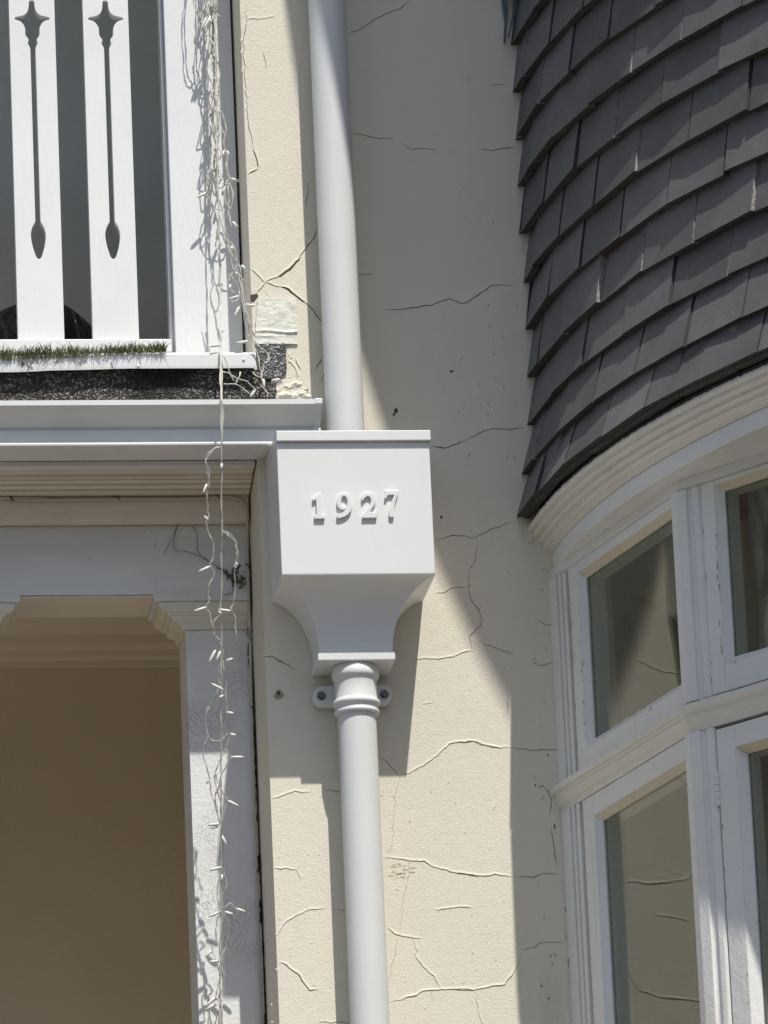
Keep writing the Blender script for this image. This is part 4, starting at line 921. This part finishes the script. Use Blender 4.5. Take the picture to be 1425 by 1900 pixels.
def sash(i, u0, u1, z0, z1, gu0, gu1, gz0, gz1, wg, light=False):
    """a glazed sash on facet i: stiles and rails as one frame mesh, bevelled putty rebate, pane as a sub-part"""
    f0 = FO + .0005; mb = MB(); d = .045
    b = .012
    for (a0, a1, c0, c1) in ((u0, gu0 - b, z0, z1), (gu1 + b, u1, z0, z1), (gu0 - b, gu1 + b, z0, gz0 - b), (gu0 - b, gu1 + b, gz1 + b, z1)):
        fbox(mb, i, a0, a1, f0, f0 + d, c0, c1)
    for k in range(26 if i < 2 else 0):                              # paint chips and grime along the glazing edges
        e = random.choice((0, 0, 0, 1, 2)); l = random.uniform(.002, .012); h2 = random.uniform(.0005, .0014)
        if e == 0: u_ = gu0 - b - random.uniform(0, .006); z_ = random.triangular(gz0, gz1, gz0); du, dz = h2, l
        elif e == 1: u_ = u0 + random.uniform(.001, .004); z_ = random.uniform(z0, z1 - .02); du, dz = h2, l
        else: u_ = random.uniform(gu0, gu1); z_ = gz0 - b - random.uniform(.001, .006); du, dz = l, h2
        q_ = [fp(i, u_ + a_ * du * random.uniform(.6, 1), f0 - .0004, z_ + c_ * dz * random.uniform(.6, 1)) for a_, c_ in ((-1, -.7), (0, -1), (1, -.6), (1, .7), (0, 1), (-1, .5))]
        mb.add(q_, [tuple(range(6))], 1)
    o_ = obj('sash', mb, [M['wood_brushed'], M['chip']], bay, bevel=.0016)
    pm = MB(); O = [(gu0 - b, gz0 - b), (gu1 + b, gz0 - b), (gu1 + b, gz1 + b), (gu0 - b, gz1 + b)]; I = [(gu0, gz0), (gu1, gz0), (gu1, gz1), (gu0, gz1)]
    nn = 24
    for s in range(4):
        rg = []
        for k in range(nn + 1):
            t = k / nn; oo = [O[s][q] + (O[(s + 1) % 4][q] - O[s][q]) * t for q in (0, 1)]; ii = [I[s][q] + (I[(s + 1) % 4][q] - I[s][q]) * t for q in (0, 1)]
            jj = .0014 * noise.noise(Vector((s * 9 + t * 13, i * 3.3, z0))); w1 = wg - .002
            rg.append([fp(i, oo[0], f0 + .001, oo[1]), fp(i, ii[0] + (jj if s in (1, 3) else 0), w1, ii[1] + (jj if s in (0, 2) else 0)), fp(i, ii[0], w1 + .004, ii[1])])
        pm.strip(rg, closed_ring=False, caps=False, mi=1 if s == 2 else 0)  # top bevel alone gets a cream tone, standing in for light from below
    # inner rebate behind the glass
    for (a0, a1, c0, c1) in ((gu0 - b, gu0 + .001, gz0 - b, gz1 + b), (gu1 - .001, gu1 + b, gz0 - b, gz1 + b), (gu0 + .001, gu1 - .001, gz0 - b, gz0 + .001), (gu0 + .001, gu1 - .001, gz1 - .001, gz1 + b)):
        fbox(pm, i, a0, a1, wg + .0055, f0 + d + .004, c0, c1)
    obj('glazing_bead', pm, [M['wood_brushed'], M['putty']], o_)
    gm = MB(); fbox(gm, i, gu0 - .004, gu1 + .004, wg, wg + .0035, gz0 - .004, gz1 + .004)
    obj('pane', gm, M['glass'], o_)
    return o_
jamb = [(.0, .0), (.037, .0), (.0375, .009), (.0435, .0095), (.044, .0025), (.052, .0018), (.0535, .004), (.054, .012), (.0605, .012), (.061, .004), (.075, .004), (.075, .09), (.0, .09)]
jamb = [(u + .009, w_ + FO - .004) for u, w_ in jamb]
post(0, UO - .012, jamb, 4.5772, 4.9649, 'jamb', M['wood_brushed'])
post(0, UO - .004, jamb, 3.1102, 4.5214, 'jamb', M['wood_brushed'])
L0 = (V[1] - V[0]).length
sash(0, UO + .084, L0 - .008, 4.5785, 4.9645, UO + .1395, L0 - .047, 4.6265, 4.9330, FO + .014)
sash(0, UO + .094, L0 - .008, 3.1115, 4.5205, UO + .1570, L0 - .044, 3.18, 4.4690, FO + .014)
for i in range(1, NV - 1):
    # mullion wraps the corner between facets i-1 and i
    for (z0, z1) in ((4.5772, 4.9649), (3.1102, 4.5214)):
        mit = (NRM[i - 1] + NRM[i]) / (1 + NRM[i - 1].dot(NRM[i])); c = V[i]; w0 = FO - .0045
        lu = .026
        base = []
        def q(j, u, w_):   # j = -1: along previous facet backwards, +1: along next facet
            dd, nn_v = (DIR[i - 1], NRM[i - 1]) if j < 0 else (DIR[i], NRM[i])
            return c + dd * u + nn_v * w_
        pr_ = [q(-1, -lu, w0), c + mit * w0, q(1, .027, w0), q(1, .0275, w0 + .006), q(1, .036, w0 + .0075), q(1, .043, w0 + .002), q(1, .054, w0 + .003), q(1, .058, w0 + .007), q(1, .058, w0 + .09), c + mit * (w0 + .10), q(-1, -lu, w0 + .09)]
        mb = MB(); mb.strip([[(p.x, p.y, z0 + (z1 - z0) * k / 6) for p in pr_] for k in range(7)])
        obj('mullion', mb, M['wood_brushed'], bay, bevel=.0014)
    Li = (V[i + 1] - V[i]).length
    if i == 1:
        sash(i, .0585, Li - .03, 4.5785, 4.9645, .104, Li - .075, 4.6400, 4.9440, FO + .016)
        s_ = sash(i, .0620, Li - .03, 3.1115, 4.5150, .1180, Li - .075, 3.18, 4.4620, FO + .020)
        hm = MB()
        for k in range(5):
            zz = 4.440 - k * .0125; c0 = Vector(fp(i, .0600, FO - .001, 0)); rr = .0036 + (.0004 if k % 2 else 0)
            hm.strip([[(c0.x + rr * cos(2 * pi * j / 10), c0.y + rr * sin(2 * pi * j / 10), z) for j in range(10)] for z in (zz, zz - .0118)], smooth=False)
        obj('hinge', hm, M['wood_brushed'], s_, bevel=.0008)
    else:
        sash(i, .0585, Li - .03, 4.5785, 4.9645, .104, Li - .075, 4.6400, 4.9440, FO + .016)
        sash(i, .0600, Li - .03, 3.1115, 4.5150, .1180, Li - .075, 3.18, 4.4620, FO + .020)
# upper storey wall and roof that shades the wall, above the picture
ringsweep([(2.125, 6.38), (2.125, 7.68), (2.02, 7.68), (2.02, 6.38)], M['stucco'], 'upper_wall')
RE, ZE = 1.98, 7.70
rf = MB(); prr = [(1.2, ZE + .02), (RE - .02, ZE), (RE, ZE + .002), (RE, ZE + .06), (RE - .02, ZE + .09), (.05, ZE + 2.0)]
rings = []
for rr_, z in prr:
    rg_ = []
    for k in range(200):
        a = 2 * pi * (k + .5) / 200; cx_ = 1.90 if cos(a) > 0 else 3.0
        rg_.append((cx_ - rr_ * cos(a), -.115 - rr_ * sin(a), z))
    rings.append(rg_)
rf.strip(rings); obj('roof', rf, M['tile'], bay)
ld_ = MB()
for L, dy in (([(930, -14), (941, -14), (942, 30), (938, 82), (934, 78), (936, 40), (931, 10)], -.012), ([(952, -14), (962, -14), (958, 20), (944, 72), (941, 70), (950, 30)], -.03), ([(972, -14), (984, -14), (978, 12), (968, 22)], -.05)):
    vs, fs = curve_shape([[(at(x, y, dy).x, at(x, y, dy).z) for x, y in L]], .004, .0008, 1)
    ld_.add([(x, dy - z + .06 * (x - at(940, 30, dy).x), y) for x, y, z in vs], fs)
obj('lead_flashing', ld_, M['lead'], bay)
# the room behind
ro = MB()
def quadbox(x0, x1, y0, y1, z0, z1):
    ro.box(x0, x1, y1, y1 + .1, z0, z1); ro.box(x0 - .1, x0, y0, y1 + .1, z0, z1); ro.box(x1, x1 + .1, y0, y1 + .1, z0, z1)
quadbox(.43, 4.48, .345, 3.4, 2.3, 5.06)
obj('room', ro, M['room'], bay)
cm = MB(); nseg = 60
def slab(z0, z1):
    pts = [(.34, .36)] + [(v.x + .04 * (2.3 - v.x), v.y + .04 * (1.2 - v.y)) for v in V] + [(4.57, 3.45), (.34, 3.45)]
    cm.strip([[(x, y, z) for x, y in pts] for z in (z0, z1)])
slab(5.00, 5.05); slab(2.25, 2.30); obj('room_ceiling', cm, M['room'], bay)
# things behind the panes
def drape(i, u0, u1, z0, z1, w_, amp, k, sd):
    m = MB(); rows = []
    for a_ in range(61):
        u = u0 + (u1 - u0) * a_ / 60; row = []
        for b_ in range(25):
            z = z0 + (z1 - z0) * b_ / 24
            d = amp * sin(u * k + .8 * noise.noise(Vector((u * 3, z * 2, sd)))) + amp * .8 * noise.noise(Vector((u * 20, z * 6, sd)))
            row.append(fp(i, u, w_ + d, z))
        rows.append(row)
    return m.strip(rows, closed_ring=False, caps=False, smooth=True)
tag(obj('plastic_film', drape(1, .09, .74, 4.59, 4.96, .11, .018, 40, 1.0), M['film'], base=fp(1, .4, .2, 4.6)), 'crinkled translucent plastic film behind the upper right window pane', 'plastic film')
tag(obj('lace_curtain', drape(1, .10, .74, 3.2, 4.50, .12, .012, 60, 2.0), M['lace'], base=fp(1, .4, .16, 3.2)), 'lace net curtain behind the lower right window pane', 'curtain')
tag(obj('side_curtain', drape(0, .36, .60, 3.2, 4.95, .20, .02, 70, 3.0), M['curtain'], base=fp(0, .5, .2, 3.2)), 'pale gathered curtain behind the left bay window panes', 'curtain')
